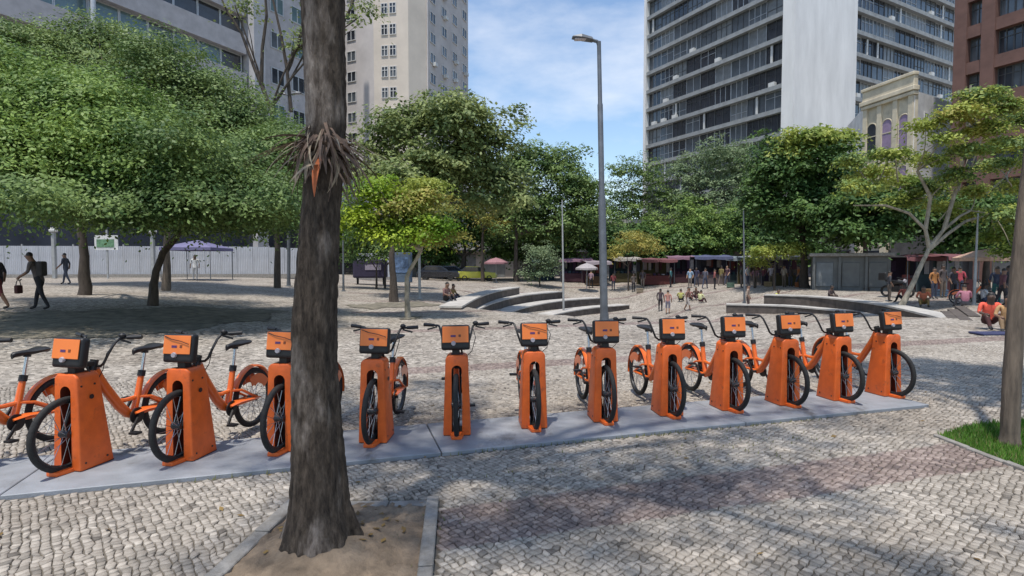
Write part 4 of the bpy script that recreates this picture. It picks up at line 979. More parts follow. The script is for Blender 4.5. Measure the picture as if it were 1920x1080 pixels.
CB = []                                                             # crown: leafy boughs, the gaps between them let sun flecks through
for x, y, z, rx, rz in [(-.3, .6, 7.2, 1.3, .6), (-1.0, -.6, 7.8, 1.4, .7), (.9, -.4, 6.4, .85, .35), (1.9, -.9, 6.6, .8, .4), (2.6, .2, 7.2, .8, .4), (1.4, .9, 6.9, .7, .35), (2.7, -2.1, 6.4, .8, .35), (.2, -2.2, 8.0, 1.3, .6), (-2.4, 1.2, 8.0, 1.0, .5), (3.6, .9, 7.6, .7, .35), (-.6, 2.2, 7.4, .7, .35)]:
    CB.append((Vector((x, y, z)), rx, rx, rz)); limb(br, tp, (x, y, z - .1), .10, .03, .08)
br.build('branches', M['bark'], FT, smooth=True)
foliage('crown', CB, 440, 18, .13, LM['mid'], FT, .34, .4, .6)
# ---- dried air plant tied round the trunk
zc = at(610, 275, TREE_C.y).z; xc = at(610, 275, TREE_C.y).x
M['dryleaf'] = mat('dry brown strap leaf', (.15, .098, .070), .85, .35, 9, .3); M['dryleaf2'] = mat('pale dry strap leaf', (.34, .27, .19), .85, .3, 9, .3); M['dryleaf3'] = mat('rust orange dry leaf', (.50, .135, .045), .8, .25, 9)
AP = empty('dry_air_plant', (xc, TREE_C.y, zc), 0, 'dried brown air plant tied round the big trunk, leaves hanging', 'plant')
def strap(ln, w, curl, droop):
    m = MB(); n = 7; vs = []; x = z = 0; a = curl
    for i in range(n + 1):
        ww = w * (1 - (i / n) ** 2.2) + .002; vs += [(x, -ww / 2, z), (x, 0, z - ww * .22), (x, ww / 2, z)]
        x += ln / n * math.cos(a); z += ln / n * math.sin(a); a -= droop / n
    return m.add(vs, [(3 * i + j, 3 * i + j + 1, 3 * i + 4 + j, 3 * i + 3 + j) for i in range(n) for j in range(2)])
ms = [strap(random.uniform(.16, .36), random.uniform(.007, .022), random.uniform(-1.0, .1), random.uniform(.6, 1.5)).mesh('leaf', M['dryleaf' if k % 3 else 'dryleaf2'], True) for k in range(14)]
for k in range(170):
    a = random.uniform(0, 2 * math.pi); z = random.gauss(0, .045); s = random.uniform(.55, 1.15)
    link('leaf', random.choice(ms), AP, (.105 * math.cos(a), .105 * math.sin(a), z), (random.uniform(-.5, .5), random.uniform(-.25, .45), a), (s, s, s))
wide = strap(.27, .045, -.9, .75).mesh('leaf', M['dryleaf3'], True); pale = strap(.2, .03, -1.0, .6).mesh('leaf', M['dryleaf2'], True)
link('leaf', wide, AP, (.0, -.115, -.07), (0, 0, R(-88))); link('leaf', pale, AP, (-.05, -.11, -.05), (0, 0, R(-98))); link('leaf', pale, AP, (-.1, -.09, -.06), (0, 0, R(-115)))
for a in (R(188), R(196), R(-12), R(-25), R(202)):
    st = strap(.42, .016, -.15, .65).mesh('leaf', M['dryleaf2'], True); link('leaf', st, AP, (.09 * math.cos(a), .09 * math.sin(a), .02), (0, 0, a))
lm_ = MB(); lm_.tube([(.112 * math.cos(a), .112 * math.sin(a), .0) for a in np.linspace(0, 2 * math.pi, 24)], .035, 7, wob=.35); lm_.build('fibre_collar', M['dryleaf'], AP)

# ---- straight trunk on the lawn at the right edge
g = hit(1893, 838); ST = empty('street_tree', g, 0, 'straight grey-brown trunk standing on the lawn patch at right', 'tree'); m = MB(); m2 = MB()
pts = [(1893, 842), (1894, 800), (1898, 700), (1904, 600), (1911, 500), (1921, 400), (1940, 250), (1962, 50), (1985, -200)]
P_ = [at(px, py, g.y) - g for px, py in pts]; fineP = []
for a, b in zip(P_[:-1], P_[1:]): fineP += [a.lerp(b, k / 5) for k in range(5)]
fineP.append(P_[-1]); m.tube(fineP, [.100 - .008 * min(i, 3) if i < 4 else .078 - .0006 * i for i in range(len(fineP))], 16, wob=.03); m.build('trunk', M['bark'], ST, smooth=True)
tpz = fineP[-1]
SB = [(Vector((x, y, tpz.z + z)), rx, rx, rz) for x, y, z, rx, rz in [(1.2, .4, 1.0, 1.2, .5), (.2, 1.6, 1.4, 1.1, .5), (1.6, -1.0, 1.2, 1.0, .5), (2.6, .6, 1.6, 1.2, .6), (2.0, 2.2, 1.5, 1.2, .5)]]
for b in SB: limb(m2, tpz, b[0], .06, .02, .08)
m2.build('branches', M['bark'], ST, smooth=True); foliage('crown', SB, 380, 22, .16, LM['mid'], ST, .36, .4, .6)
# fallen leaves
lp = np.concatenate([rng.normal([-13, 15], [5, 2.2], (420, 2)), rng.normal([-1, 4], [1.4, .8], (14, 2)), rng.uniform([-1.5, 3.2], [-.66, 3.95], (45, 2)), rng.normal([2, 8], [5, 2], (160, 2)), rng.normal([12, 12], [4, 2.5], (150, 2))])
lz = G(lp[:, 0], lp[:, 1]) + .024 + .13 * np.exp(-(np.hypot(lp[:, 0] - TREE_C.x, lp[:, 1] - TREE_C.y) / .34) ** 2); k = len(lp); an = rng.uniform(0, 6.28, k); s = rng.uniform(.015, .038, k)
t = np.stack([np.cos(an), np.sin(an), rng.normal(0, .15, k)], -1) * s[:, None]; b = np.stack([-np.sin(an), np.cos(an), rng.normal(0, .2, k)], -1) * s[:, None] * .5; P = np.c_[lp, lz]
V = np.stack([P - t, P + b, P + t, P - b], 1).reshape(-1, 3)
tag(link('fallen_leaves', np_mesh('fallen_leaves', V, np.arange(4 * k).reshape(k, 4), M['litter'])), 'dry brown leaves scattered on the paving', 'leaves', kind='stuff')

# ================================================================== sunken seating
def smooth_path(pts, n=26):
    P = [Vector(p) for p in pts]; out = []
    for i in range(len(P) - 1):
        p0 = P[max(i - 1, 0)]; p1, p2 = P[i], P[i + 1]; p3 = P[min(i + 2, len(P) - 1)]
        k = max(2, n // (len(P) - 1))
        for j in range(k):
            t = j / k; out.append(.5 * ((2 * p1) + (p2 - p0) * t + (2 * p0 - 5 * p1 + 4 * p2 - p3) * t * t + (3 * p1 - p0 - 3 * p2 + p3) * t ** 3))
    out.append(P[-1]); return out
def top_at(px, py, z):
    d = ray(px, py); t = (z - CAMZ) / d.z; p = Vector((0, 0, CAMZ)) + d * t; return Vector((p.x, p.y))
def tier(label, pix, z, width, side, nblk, zdown=.95):
    """a curved run of stone seating: front edge through the given picture points at height z"""
    path = smooth_path([top_at(px, py, z) for px, py in pix], 36); c = path[len(path) // 2]
    t = empty('seating_tier', (c.x, c.y, z), 0, label, 'stone seating', 'curved stone seating round the sunken stage')
    nrm = []
    for i in range(len(path)):
        d = (path[min(i + 1, len(path) - 1)] - path[max(i - 1, 0)]).normalized(); nrm.append(Vector((-d.y, d.x)) * side)
    per = max(1, (len(path) - 1) // nblk)
    for s in range(0, len(path) - 1, per):
        e = min(s + per, len(path) - 1)
        a = path[s:e + 1]; n = nrm[s:e + 1]; a2 = list(a)
        a2[0] = a[0].lerp(a[1], .012); a2[-1] = a[-1].lerp(a[-2], .012)
        for nm, w0, w1, z0, z1, mt in (('seat_stone', .04, width - .06, -zdown, -.07, 'seatstone_shaded'), ('coping', 0, width, -.07, 0, 'concrete')):
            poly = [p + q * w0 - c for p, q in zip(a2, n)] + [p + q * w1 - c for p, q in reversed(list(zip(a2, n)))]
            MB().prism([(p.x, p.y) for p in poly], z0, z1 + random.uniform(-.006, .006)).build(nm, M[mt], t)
    return t
tier('highest left curved seating tier, where the two people sit', [(866, 574), (900, 556), (935, 545), (975, 538)], .14, .9, 1, 6)
tier('second highest left curved seating tier, ending by the thin pale lamp post', [(892, 582), (930, 566), (985, 553), (1057, 546)], -.36, 1.2, 1, 7)
tier('third left curved seating tier, passing behind the tall lamp post', [(938, 593), (985, 576), (1050, 564), (1128, 558)], -.86, 1.2, 1, 7)
tier('lowest left curved seating tier, its near end just above the bicycles', [(1002, 602), (1050, 587), (1110, 577), (1181, 571)], -1.36, 1.2, 1, 7)
tier('upper right curved seating tier behind the leaning trunk', [(1432, 552), (1530, 556), (1640, 569), (1735, 589), (1785, 602)], -.02, .8, 1, 8, .9)
tier('lower right curved seating tier facing the sunken stage', [(1362, 570), (1470, 573), (1590, 584), (1690, 599), (1720, 605)], -.50, .8, 1, 8, .9)
tier('short low stone bench left of the right-hand seating', [(1303, 569), (1318, 568), (1333, 568)], -1.0, .5, 1, 1, .7)
# three little steps at the right end
st = empty('stone_steps', hit(1790, 600), 0, 'three short dark stone steps at the right end of the seating', 'steps')
o_ = Vector(st.location)
for (xa, ya, xb, yb) in ((1763, 590, 1783, 602), (1776, 586, 1800, 600), (1790, 580, 1815, 594)):
    a, b = hit(xa, ya), hit(xb, yb); d = (b - a).normalized(); n = Vector((-d.y, d.x, 0))
    q = [a, b, b + n * .32, a + n * .32]; MB().prism([(p.x - o_.x, p.y - o_.y) for p in q], -.3, .10 + min(a.z, b.z) - o_.z + .05).build('step', M['seatstone_shaded'], st, bevel=.01, seg=1)
# trodden earth with painted shade under the left trees
def drape(name, pix, m, label, lift=.012, n=34):
    P = [hit(*p) for p in pix]; poly = [(p.x, p.y) for p in P]; A = np.array(poly); lo, hi = A.min(0) - .3, A.max(0) + .3
    xs, ys = np.meshgrid(np.linspace(lo[0], hi[0], n * 3), np.linspace(lo[1], hi[1], n * 2)); pts = np.stack([xs, ys], -1).reshape(-1, 2)
    wig = pts + .3 * np.stack([np.sin(pts[:, 1] * 2.3 + 2 * np.sin(pts[:, 0])), np.sin(pts[:, 0] * 1.9 + np.sin(pts[:, 1] * 5))], -1) + rng.normal(0, .08, pts.shape); ins_ = inside(wig, poly).reshape(xs.shape)
    idx = np.arange(xs.size).reshape(xs.shape); q = np.stack([idx[:-1, :-1], idx[:-1, 1:], idx[1:, 1:], idx[1:, :-1]], -1); kk = ins_[:-1, :-1] & ins_[1:, 1:] & ins_[:-1, 1:] & ins_[1:, :-1]
    o = link(name, np_mesh(name, np.c_[pts, G(pts[:, 0], pts[:, 1]) + lift], q[kk].reshape(-1, 4), m, smooth=True)); return tag(o, label, kind='structure')
M['earth'] = mat('trodden earth with painted shade', (.20, .175, .135), .95, .3, 3.2, .8, c2=(.075, .07, .05), bscale=9)  # darker than bare soil, part of the canopy shade is in the colour
drape('earth_bed', [(-60, 640), (-60, 590), (150, 582), (330, 575), (470, 578), (540, 586), (470, 606), (330, 622), (120, 640)], M['earth'], 'bed of trodden, shade-darkened earth under the left shade trees')
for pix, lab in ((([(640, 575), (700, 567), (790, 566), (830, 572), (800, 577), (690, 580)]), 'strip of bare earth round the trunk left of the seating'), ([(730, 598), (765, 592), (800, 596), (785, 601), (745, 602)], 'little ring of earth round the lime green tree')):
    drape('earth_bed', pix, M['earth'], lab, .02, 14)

# ================================================================== hoarding on the left
M['sheet'] = mat('white hoarding sheet', (.48, .49, .52), .5, .10, 1.0, metal=.1)
HA, HB_ = hit(-60, 527), hit(565, 521); HA = Vector((-42.5, 40.0)); HB_ = Vector((-15.5, 43.0))
hd = (HB_ - HA); hl = hd.length; hd.normalize()
hb_ = empty('site_hoarding', (HA.x, HA.y, gz(HA.x, HA.y)), math.atan2(hd.y, hd.x), 'long white corrugated site hoarding behind the left trees', 'fence')
def corr(w, h):
    m = MB(); n = 18; vs = []
    for i in range(n + 1):
        y = -.022 if (i // 1) % 2 else .022
        vs += [(w * i / n, y, 0), (w * i / n, y, h)]
    m.add(vs, [(2 * i, 2 * i + 2, 2 * i + 3, 2 * i + 1) for i in range(n)]); return m.mesh('panel', M['sheet'])
cm = corr(1.13, 2.32); np_ = int(hl / 1.15)
for i in range(np_):
    x = i * 1.15; w = HA + hd * x
    link('panel', cm, hb_, (x, random.uniform(-.02, .02), gz(w.x, w.y) - gz(HA.x, HA.y)), (random.uniform(-.01, .01), 0, 0))
    if i % 3 == 0: MB().box((0, .08, 1.2), (.09, .09, 2.5)).build('post', M['polel'], hb_, (x, 0, gz(w.x, w.y) - gz(HA.x, HA.y)))
MB().box((hl / 2, -.12, .1), (hl, .18, .3)).build('footing', M['kerb'], hb_)
H2A, H2B = Vector((-13.2, 47.5)), Vector((-8.6, 47.5))
hb2 = empty('site_hoarding', (H2A.x, H2A.y, gz(H2A.x, H2A.y)), 0, 'short white hoarding right of the big trunk behind the dark stall', 'fence')
for i in range(4): link('panel', cm, hb2, (i * 1.15, 0, 0), (0, 0, 0), (1, 1, .95))
MB().box((2.3, -.1, .1), (4.6, .15, .25)).build('footing', M['kerb'], hb2)
# board on the hoarding, gazebo, posts
def facing(px, py_base, Y, **kw):
    p = at(px, py_base, Y); return p
b = empty('notice_board', at(200, 470, 38.5), 0, 'white notice board with a green picture above the hoarding', 'sign')
zz = -at(200, 470, 38.5).z + gz(at(200, 470, 38.5).x, 38.5)
MB().box((0, 0, .55), (1.6, .06, 1.0)).build('board', M['ac'], b); MB().box((-.05, -.04, .5), (1.2, .02, .55)).build('picture', mat('green printed picture', (.12, .24, .13), .6, .4, 6), b)
MB().box((0, .06, (1.9 + zz) / 2), (.1, .08, 1.9 - zz)).build('post', M['polel'], b)
for px, ytop, lab in ((103, 435, 'pale round-topped post beside the walking man'), (288, 437, 'pale square post left of the purple canopy')):
    p = at(px, 520, 38.8); g0 = gz(p.x, p.y); zt_ = at(px, ytop, 38.8).z
    o = empty('post', (p.x, p.y, g0), 0, lab, 'post'); MB().box((0, 0, (zt_ - g0) / 2), (.22, .22, zt_ - g0)).build('shaft', M['polel'], o, bevel=.02, seg=1)
    MB().lathe([(.0, 0), (.24, .0), (.28, .1), (.2, .28), (0, .34)], (0, 0, zt_ - g0), 14).build('cap', M['ac'], o, smooth=True)
def gazebo(label, px, py_base, Y, w, h, m, cat='canopy tent', peak=.5):
    x = (px - CX) / F * Y; g0 = gz(x, Y); o = empty('canopy_tent', (x, Y, g0), R(random.uniform(-12, 12)), label, cat)
    s = w / 2; c = MB(); c.add([(-s, -s, h), (s, -s, h), (s, s, h), (-s, s, h), (0, 0, h + peak), (-s, -s, h - .18), (s, -s, h - .18), (s, s, h - .18), (-s, s, h - .18)], [(0, 1, 4), (1, 2, 4), (2, 3, 4), (3, 0, 4), (0, 5, 6, 1), (1, 6, 7, 2), (2, 7, 8, 3), (3, 8, 5, 0)])
    c.build('canopy', m, o)
    for i in (-1, 1):
        for j in (-1, 1): MB().tube([(i * (s - .06), j * (s - .06), 0), (i * (s - .06), j * (s - .06), h)], .025, 6).build('pole', M['pole'], o)
    return o
M['violet'] = mat('violet canvas', (.16, .15, .27), .8, .1, 2)
gazebo('violet canopy tent in front of the white hoarding', 372, 520, 36, 3.1, 2.05, M['violet'])

# ================================================================== lamp posts
def lamp(label, base, top_py, lean, r, m, arm=None, Y=None, heads=1):
    g0 = hit(*base) if Y is None else Vector(((base[0] - CX) / F * Y, Y, gz((base[0] - CX) / F * Y, Y)))
    top_ = at(base[0] + lean, top_py, g0.y) - g0; o = empty('lamp_post', g0, 0, label, 'lamp post', 'lamp posts on the square')
    p = MB(); p.tube([(0, 0, 0), top_ * .45, top_ * .46, top_ * .78, top_ * .785, top_], [r, r * .93, r * .72, r * .68, r * .55, r * .5], 14); p.build('pole', m, o, smooth=True)
    MB().lathe([(r * 2.2, 0), (r * 2.2, .03), (r * 1.2, .05), (r * 1.1, .3)], (0, 0, 0), 14).build('base', m, o, smooth=True)
    if arm:
        for sgn in ([-1] if heads == 1 else [-1, 1]):
            a = MB(); q = top_ + Vector((sgn * arm * .45, 0, arm * .10)); a.tube([top_ - Vector((0, 0, .12)), top_ + Vector((sgn * .05, 0, 0)), q], r * .45, 8); ar = a.build('arm', m, o, smooth=True)
            hd_ = MB(); hd_.add([(0, -.14, 0), (sgn * .34, -.17, .06), (sgn * .62, -.12, .09), (sgn * .62, .12, .09), (sgn * .34, .17, .06), (0, .14, 0), (.04 * sgn, -.10, .09), (sgn * .34, -.12, .17), (sgn * .58, -.07, .14), (sgn * .58, .07, .14), (sgn * .34, .12, .17), (.04 * sgn, .10, .09)],
                [(0, 1, 2, 3, 4, 5), (6, 7, 8, 9, 10, 11)] + [(i, (i + 1) % 6, 6 + (i + 1) % 6, 6 + i) for i in range(6)])
            h = hd_.build('lamp_head', m, o, loc=q - Vector((sgn * .08, 0, .04)), bevel=.01, seg=1)
            MB().box((sgn * .36, 0, .045), (.36, .2, .02)).build('lens', M['lens'], h)
    return o
lamp('tall grey lamp post in the middle of the square against the sky', (1133, 606), 78, -10, .115, M['pole'], .55)
lamp('thin pale lamp post beside the curved seating', (1057, 546), 375, -3, .075, M['polel'], None, Y=37.5)
lamp('thin lamp post in front of the market stalls', (1396, 572), 395, -2, .07, M['pole'], None)
lamp('thin pale lamp post near the right edge behind the steps', (1826, 572), 395, 8, .06, M['polel'], None)
lamp('two-headed lamp post rising behind the lime green tree', (787, 560), 296, -3, .07, M['polel'], .6, heads=2)
lamp('short thin post just right of the big trunk', (644, 546), 432, -1, .06, M['pole'], None)
lamp('distant lamp post sticking out left of the big trunk', (541, 520), 178, 0, .10, M['pole'], .5, Y=33, heads=2)

# ================================================================== people
SKIN = [mat('tan skin', (.40, .24, .16), .6, .08), mat('brown skin', (.20, .11, .07), .6, .08), mat('dark skin', (.085, .05, .035), .6, .08)]
HAIR = mat('dark hair', (.018, .014, .012), .6, .2, 30)
cloth_c = {}
def cloth(c):
    if c not in cloth_c: cloth_c[c] = mat('cloth ' + str(len(cloth_c)), c, .85, .14, 8, .2)
    return cloth_c[c]
def person(label, foot, h, pose, face, top_c, leg_c, skin=1, Y=None, group=None, bag=None, shorts=False, seat=.42, cap=None, gpos=None):
    """face: heading in degrees, 0 looks at the camera (-Y), 90 looks right. h in metres when standing"""
    g0 = gpos if gpos is not None else (hit(*foot) if Y is None else Vector(((foot[0] - CX) / F * Y, Y, gz((foot[0] - CX) / F * Y, Y))))
    s = h / 1.72; J = {}; E = []
    def j(n, x, y, z, r): J[n] = (Vector((x, y, z)), r)
    if pose in ('stand', 'walk', 'stoop'):
        st_ = .0 if pose == 'stand' else .20; ln = .14 if pose == 'stoop' else (.03 if pose == 'walk' else 0)
        j('pel', 0, 0, .93, .135); j('bel', 0, -ln * .4, 1.06, .135); j('che', 0, -ln * 1.0, 1.28, .155); j('nec', 0, -ln * 1.4, 1.45, .06); j('hea', 0, -ln * 1.8 - .01, 1.55, .105); j('top', 0, -ln * 1.9 - .01, 1.65, .10)
        for k, (n, sx) in enumerate((('L', 1), ('R', -1))):
            f = st_ * (1 if k else -1)
            j('hip' + n, sx * .09, 0, .87, .10); j('kne' + n, sx * .10, -f * .55 - .03, .48, .065); j('ank' + n, sx * .10, -f * 1.0 + (.06 if f < 0 else 0), .09, .045); j('toe' + n, sx * .115, -f * 1.0 - .15 + (.06 if f < 0 else 0), .04, .04)
            a = -f * .8; j('sho' + n, sx * .19, -ln, 1.40, .062); j('elb' + n, sx * .25, -ln + a * -.35 + .03, 1.13, .046); j('wri' + n, sx * .25, -ln + a * -1.0 - .10, .90 if pose != 'stoop' else .97, .034); j('han' + n, sx * .245, -ln + a * -1.1 - .13, .82 if pose != 'stoop' else .90, .038)
    else:
        z = seat if pose == 'sit' else .12; kz = seat + .06 if pose == 'sit' else .42; ky = -.44 if pose == 'sit' else -.32
        j('pel', 0, 0, z + .10, .15); j('bel', 0, -.02, z + .25, .14); j('che', 0, -.08, z + .46, .155); j('nec', 0, -.12, z + .62, .06); j('hea', 0, -.15, z + .72, .105); j('top', 0, -.16, z + .82, .10)
        for n, sx in (('L', 1), ('R', -1)):
            j('hip' + n, sx * .10, -.06, z + .09, .10); j('kne' + n, sx * .16, ky, kz, .068); j('ank' + n, sx * .15, ky + (.0 if pose == 'sit' else -.22), .09, .045); j('toe' + n, sx * .16, ky - .16 + (0 if pose == 'sit' else -.2), .04, .04)
            j('sho' + n, sx * .19, -.08, z + .57, .062); j('elb' + n, sx * .27, -.16, z + .33, .046); j('wri' + n, sx * .16, -.36, max(z + .28, .3), .034); j('han' + n, sx * .12, -.42, max(z + .27, .3), .038)
    E = [('pel', 'bel'), ('bel', 'che'), ('che', 'nec'), ('nec', 'hea'), ('hea', 'top')]
    for n in 'LR': E += [('pel', 'hip' + n), ('hip' + n, 'kne' + n), ('kne' + n, 'ank' + n), ('ank' + n, 'toe' + n), ('che', 'sho' + n), ('sho' + n, 'elb' + n), ('elb' + n, 'wri' + n), ('wri' + n, 'han' + n)]
    names = list(J); me = bpy.data.meshes.new('body'); me.from_pydata([tuple(J[n][0] * s) for n in names], [(names.index(a), names.index(b)) for a, b in E], [])
    tmp = bpy.data.objects.new('tmp_body', me); col.objects.link(tmp)
    md = tmp.modifiers.new('s', 'SKIN'); md.use_smooth_shade = True
    for i, n in enumerate(names):
        v = me.skin_vertices[0].data[i]; r = J[n][1] * s; v.radius = (r, r * (.74 if n in ('pel', 'bel', 'che') else 1)); v.use_root = (n == 'pel')
    sb = tmp.modifiers.new('d', 'SUBSURF'); sb.levels = 1; sb.render_levels = 1
    dg = bpy.context.evaluated_depsgraph_get(); bme = bpy.data.meshes.new_from_object(tmp.evaluated_get(dg)); bpy.data.objects.remove(tmp)
    mats_ = [SKIN[skin], cloth(top_c), cloth(leg_c), cloth((.03, .028, .028))]
    bme.materials.clear()
    for m in mats_: bme.materials.append(m)
    A = np.array([J[a][0] * s for a, b in E]); B = np.array([J[b][0] * s for a, b in E]); reg = []
    for a, b in E:
        if b[:3] in ('hip', 'kne'): reg.append(2)
        elif b[:3] == 'ank': reg.append(0 if shorts else 2)
        elif b[:3] == 'toe': reg.append(3)
        elif b[:3] in ('bel', 'che', 'sho', 'elb'): reg.append(1)
        elif b == 'nec': reg.append(1)
        elif b[:3] in ('wri', 'han', 'hea', 'top'): reg.append(0)
    reg = np.array(reg); Cc = np.array([tuple(p.center) for p in bme.polygons])
    AB = B - A; tt = np.clip(((Cc[:, None] - A) * AB).sum(-1) / (AB ** 2).sum(-1), 0, 1); D = np.linalg.norm(Cc[:, None] - A - AB * tt[..., None], axis=-1) - np.array([J[b][1] * s * .5 for a, b in E])
    mi = reg[D.argmin(1)]; neckz = (J['nec'][0].z + .0) * s
    mi = np.where((Cc[:, 2] > neckz) & (np.abs(Cc[:, 0]) < .12 * s), 0, mi); bme.polygons.foreach_set('material_index', mi.astype(np.int32)); bme.polygons.foreach_set('use_smooth', [True] * len(bme.polygons))
    o = empty('person', g0, R(face), label, 'person', group); bo = link('body', bme, o)
    hp, tp_ = J['hea'][0] * s, J['top'][0] * s; c = (hp + tp_) / 2; hr = .084 * s; hv = MB(); pr_ = [(hr * math.cos(t) * 1.02, hr * 1.22 * math.sin(t)) for t in np.linspace(-.12, 1.55, 7)]
    hv.lathe(pr_, tuple(c + Vector((0, .02 * s, .012 * s))), 14); hv.build('hair' if not cap else 'cap', HAIR if not cap else cloth(cap), o, smooth=True)
    nsx = MB().box(tuple(c + Vector((0, -.098 * s, -.01 * s))), (.024 * s, .03 * s, .04 * s)); nsx.build('nose', SKIN[skin], bo, bevel=.006 * s, seg=1)
    if bag == 'back':
        ch = J['che'][0] * s; MB().box(tuple(ch + Vector((0, .19 * s, -.06 * s))), (.30 * s, .17 * s, .44 * s)).build('backpack', cloth((.05, .045, .045)), o, bevel=.05, seg=2)
    return o
def carried(label, name, cat, loc, dims, c):
    o = MB().box((0, 0, 0), dims); m = o.mesh(name, cloth(c), True, .02, 2); q = link(name, m, None, loc); tag(q, label, cat); return q
BRN, GRY, BLK, WHT = (.14, .105, .10), (.17, .165, .17), (.022, .021, .026), (.62, .61, .60)
p = person('hunched walker in grey-brown jacket with backpack and dark trousers at far left', (77, 581), 1.68, 'stoop', -78, (.115, .095, .092), BLK, 1, bag='back')
q = at(40, 535, p.location.y); bag = empty('hand_bag', (q.x + .02, p.location.y - .12, p.location.z + .42), 0, 'dark red bag carried by the hunched walker', 'bag')
MB().box((0, 0, .18), (.10, .2, .24)).build('pouch', cloth((.07, .022, .02)), bag, bevel=.03); MB().tube([(0, -.08, .30), (0, -.05, .42), (.1, 0, .47), (0, .05, .42), (0, .08, .30)], .012, 6).build('strap', cloth(BLK), bag)
person('person in black top cut off by the left picture edge', (0, 580), 1.62, 'walk', -70, (.035, .03, .038), (.14, .03, .035), 1, shorts=True)
person('small figure in dark and white striding along the hoarding', (124, 534), 1.55, 'walk', -80, (.05, .055, .07), (.07, .075, .10), 1, Y=27.5)
person('small figure in white under the violet canopy tent', (366, 521), 1.62, 'stand', 20, WHT, (.35, .35, .36), 2, Y=34.5)
tz = .14
def on_tier(px, py): w = top_at(px, py, tz); return Vector((w.x, w.y, tz - .0))
person('brown-shirted person sitting on the left end of the curved seating', (834, 569), 1.66, 'low', 60, (.20, .11, .10), BLK, 1, group=None)
person('person in ochre shirt sitting close beside the brown-shirted one', (846, 566), 1.62, 'low', 65, (.30, .19, .07), (.04, .04, .07), 1)
person('person in dark clothes standing left of the pair on the sunken stage', (1238, 584), 1.62, 'stand', 150, (.08, .06, .07), BLK, 2)
person('shirtless-looking person in pink top and grey shorts on the stage', (1252, 589), 1.6, 'stand', 160, (.45, .22, .18), (.20, .19, .24), 0, shorts=True)
person('person in brown walking alone near the seated group', (1289, 583), 1.55, 'walk', 60, (.24, .13, .10), (.40, .36, .33), 1, shorts=True)
for i, (px, py, c, l, lab) in enumerate([(1276, 566, (.42, .40, .12), BLK, 'seated person in yellow shirt, leftmost of the group on the stage'), (1292, 564, (.28, .13, .11), BLK, 'seated person in red-brown shirt in the middle of the group'),
        (1306, 562, (.10, .06, .045), (.06, .02, .03), 'seated person in dark brown at the back of the group'), (1312, 569, (.60, .60, .32), (.07, .02, .03), 'seated person in pale yellow, rightmost of the group')]):
    person(lab, (px, py), 1.6, 'low', random.uniform(-40, 180), c, l, 1)
person('lone person in brown standing by the right-hand seating', (1402, 586), 1.6, 'stand', 60, (.30, .22, .17), (.11, .07, .06), 1)
person('crouching person in bright yellow in front of the stalls', (1456, 549), 1.65, 'low', 40, (.55, .55, .12), (.35, .36, .10), 1, Y=34)
person('dark seated figure in front of the grey kiosk', (1556, 553), 1.65, 'low', 30, (.07, .05, .05), (.10, .08, .07), 2, Y=32)
person('orange-shirted person sitting behind the leaning trunk', (1732, 556), 1.65, 'low', -30, (.55, .16, .08), (.25, .16, .05), 1, Y=25.5)
person('person in pink top sitting with back turned by the right lamp post', (1810, 577), 1.66, 'low', 165, (.42, .17, .22), (.10, .10, .12), 1)
person('person in teal skirt and dark top standing by the parasol', (1868, 571), 1.66, 'stand', 150, (.05, .06, .10), (.05, .17, .16), 1)
person('person in black standing right of the one in teal', (1889, 573), 1.70, 'stand', 190, (.025, .025, .03), (.07, .06, .06), 2)
person('person in coral red shirt sitting on the ground at the right edge', (1852, 616), 1.72, 'low', -20, (.80, .12, .07), (.06, .02, .02), 2)
person('person in ochre top sitting next to the coral red shirt', (1888, 622), 1.66, 'low', -35, (.48, .28, .13), (.20, .13, .07), 1)
sk = hit(1870, 628); mt_ = tag(MB().prism([(-.55, -.25), (.55, -.2), (.6, .3), (-.5, .28)], .0, .05).build('ground_cloth', cloth((.035, .04, .10)), None, (sk.x, sk.y, sk.z + .01), bevel=.02), 'dark blue cloth on the ground before the sitting pair', 'cloth')

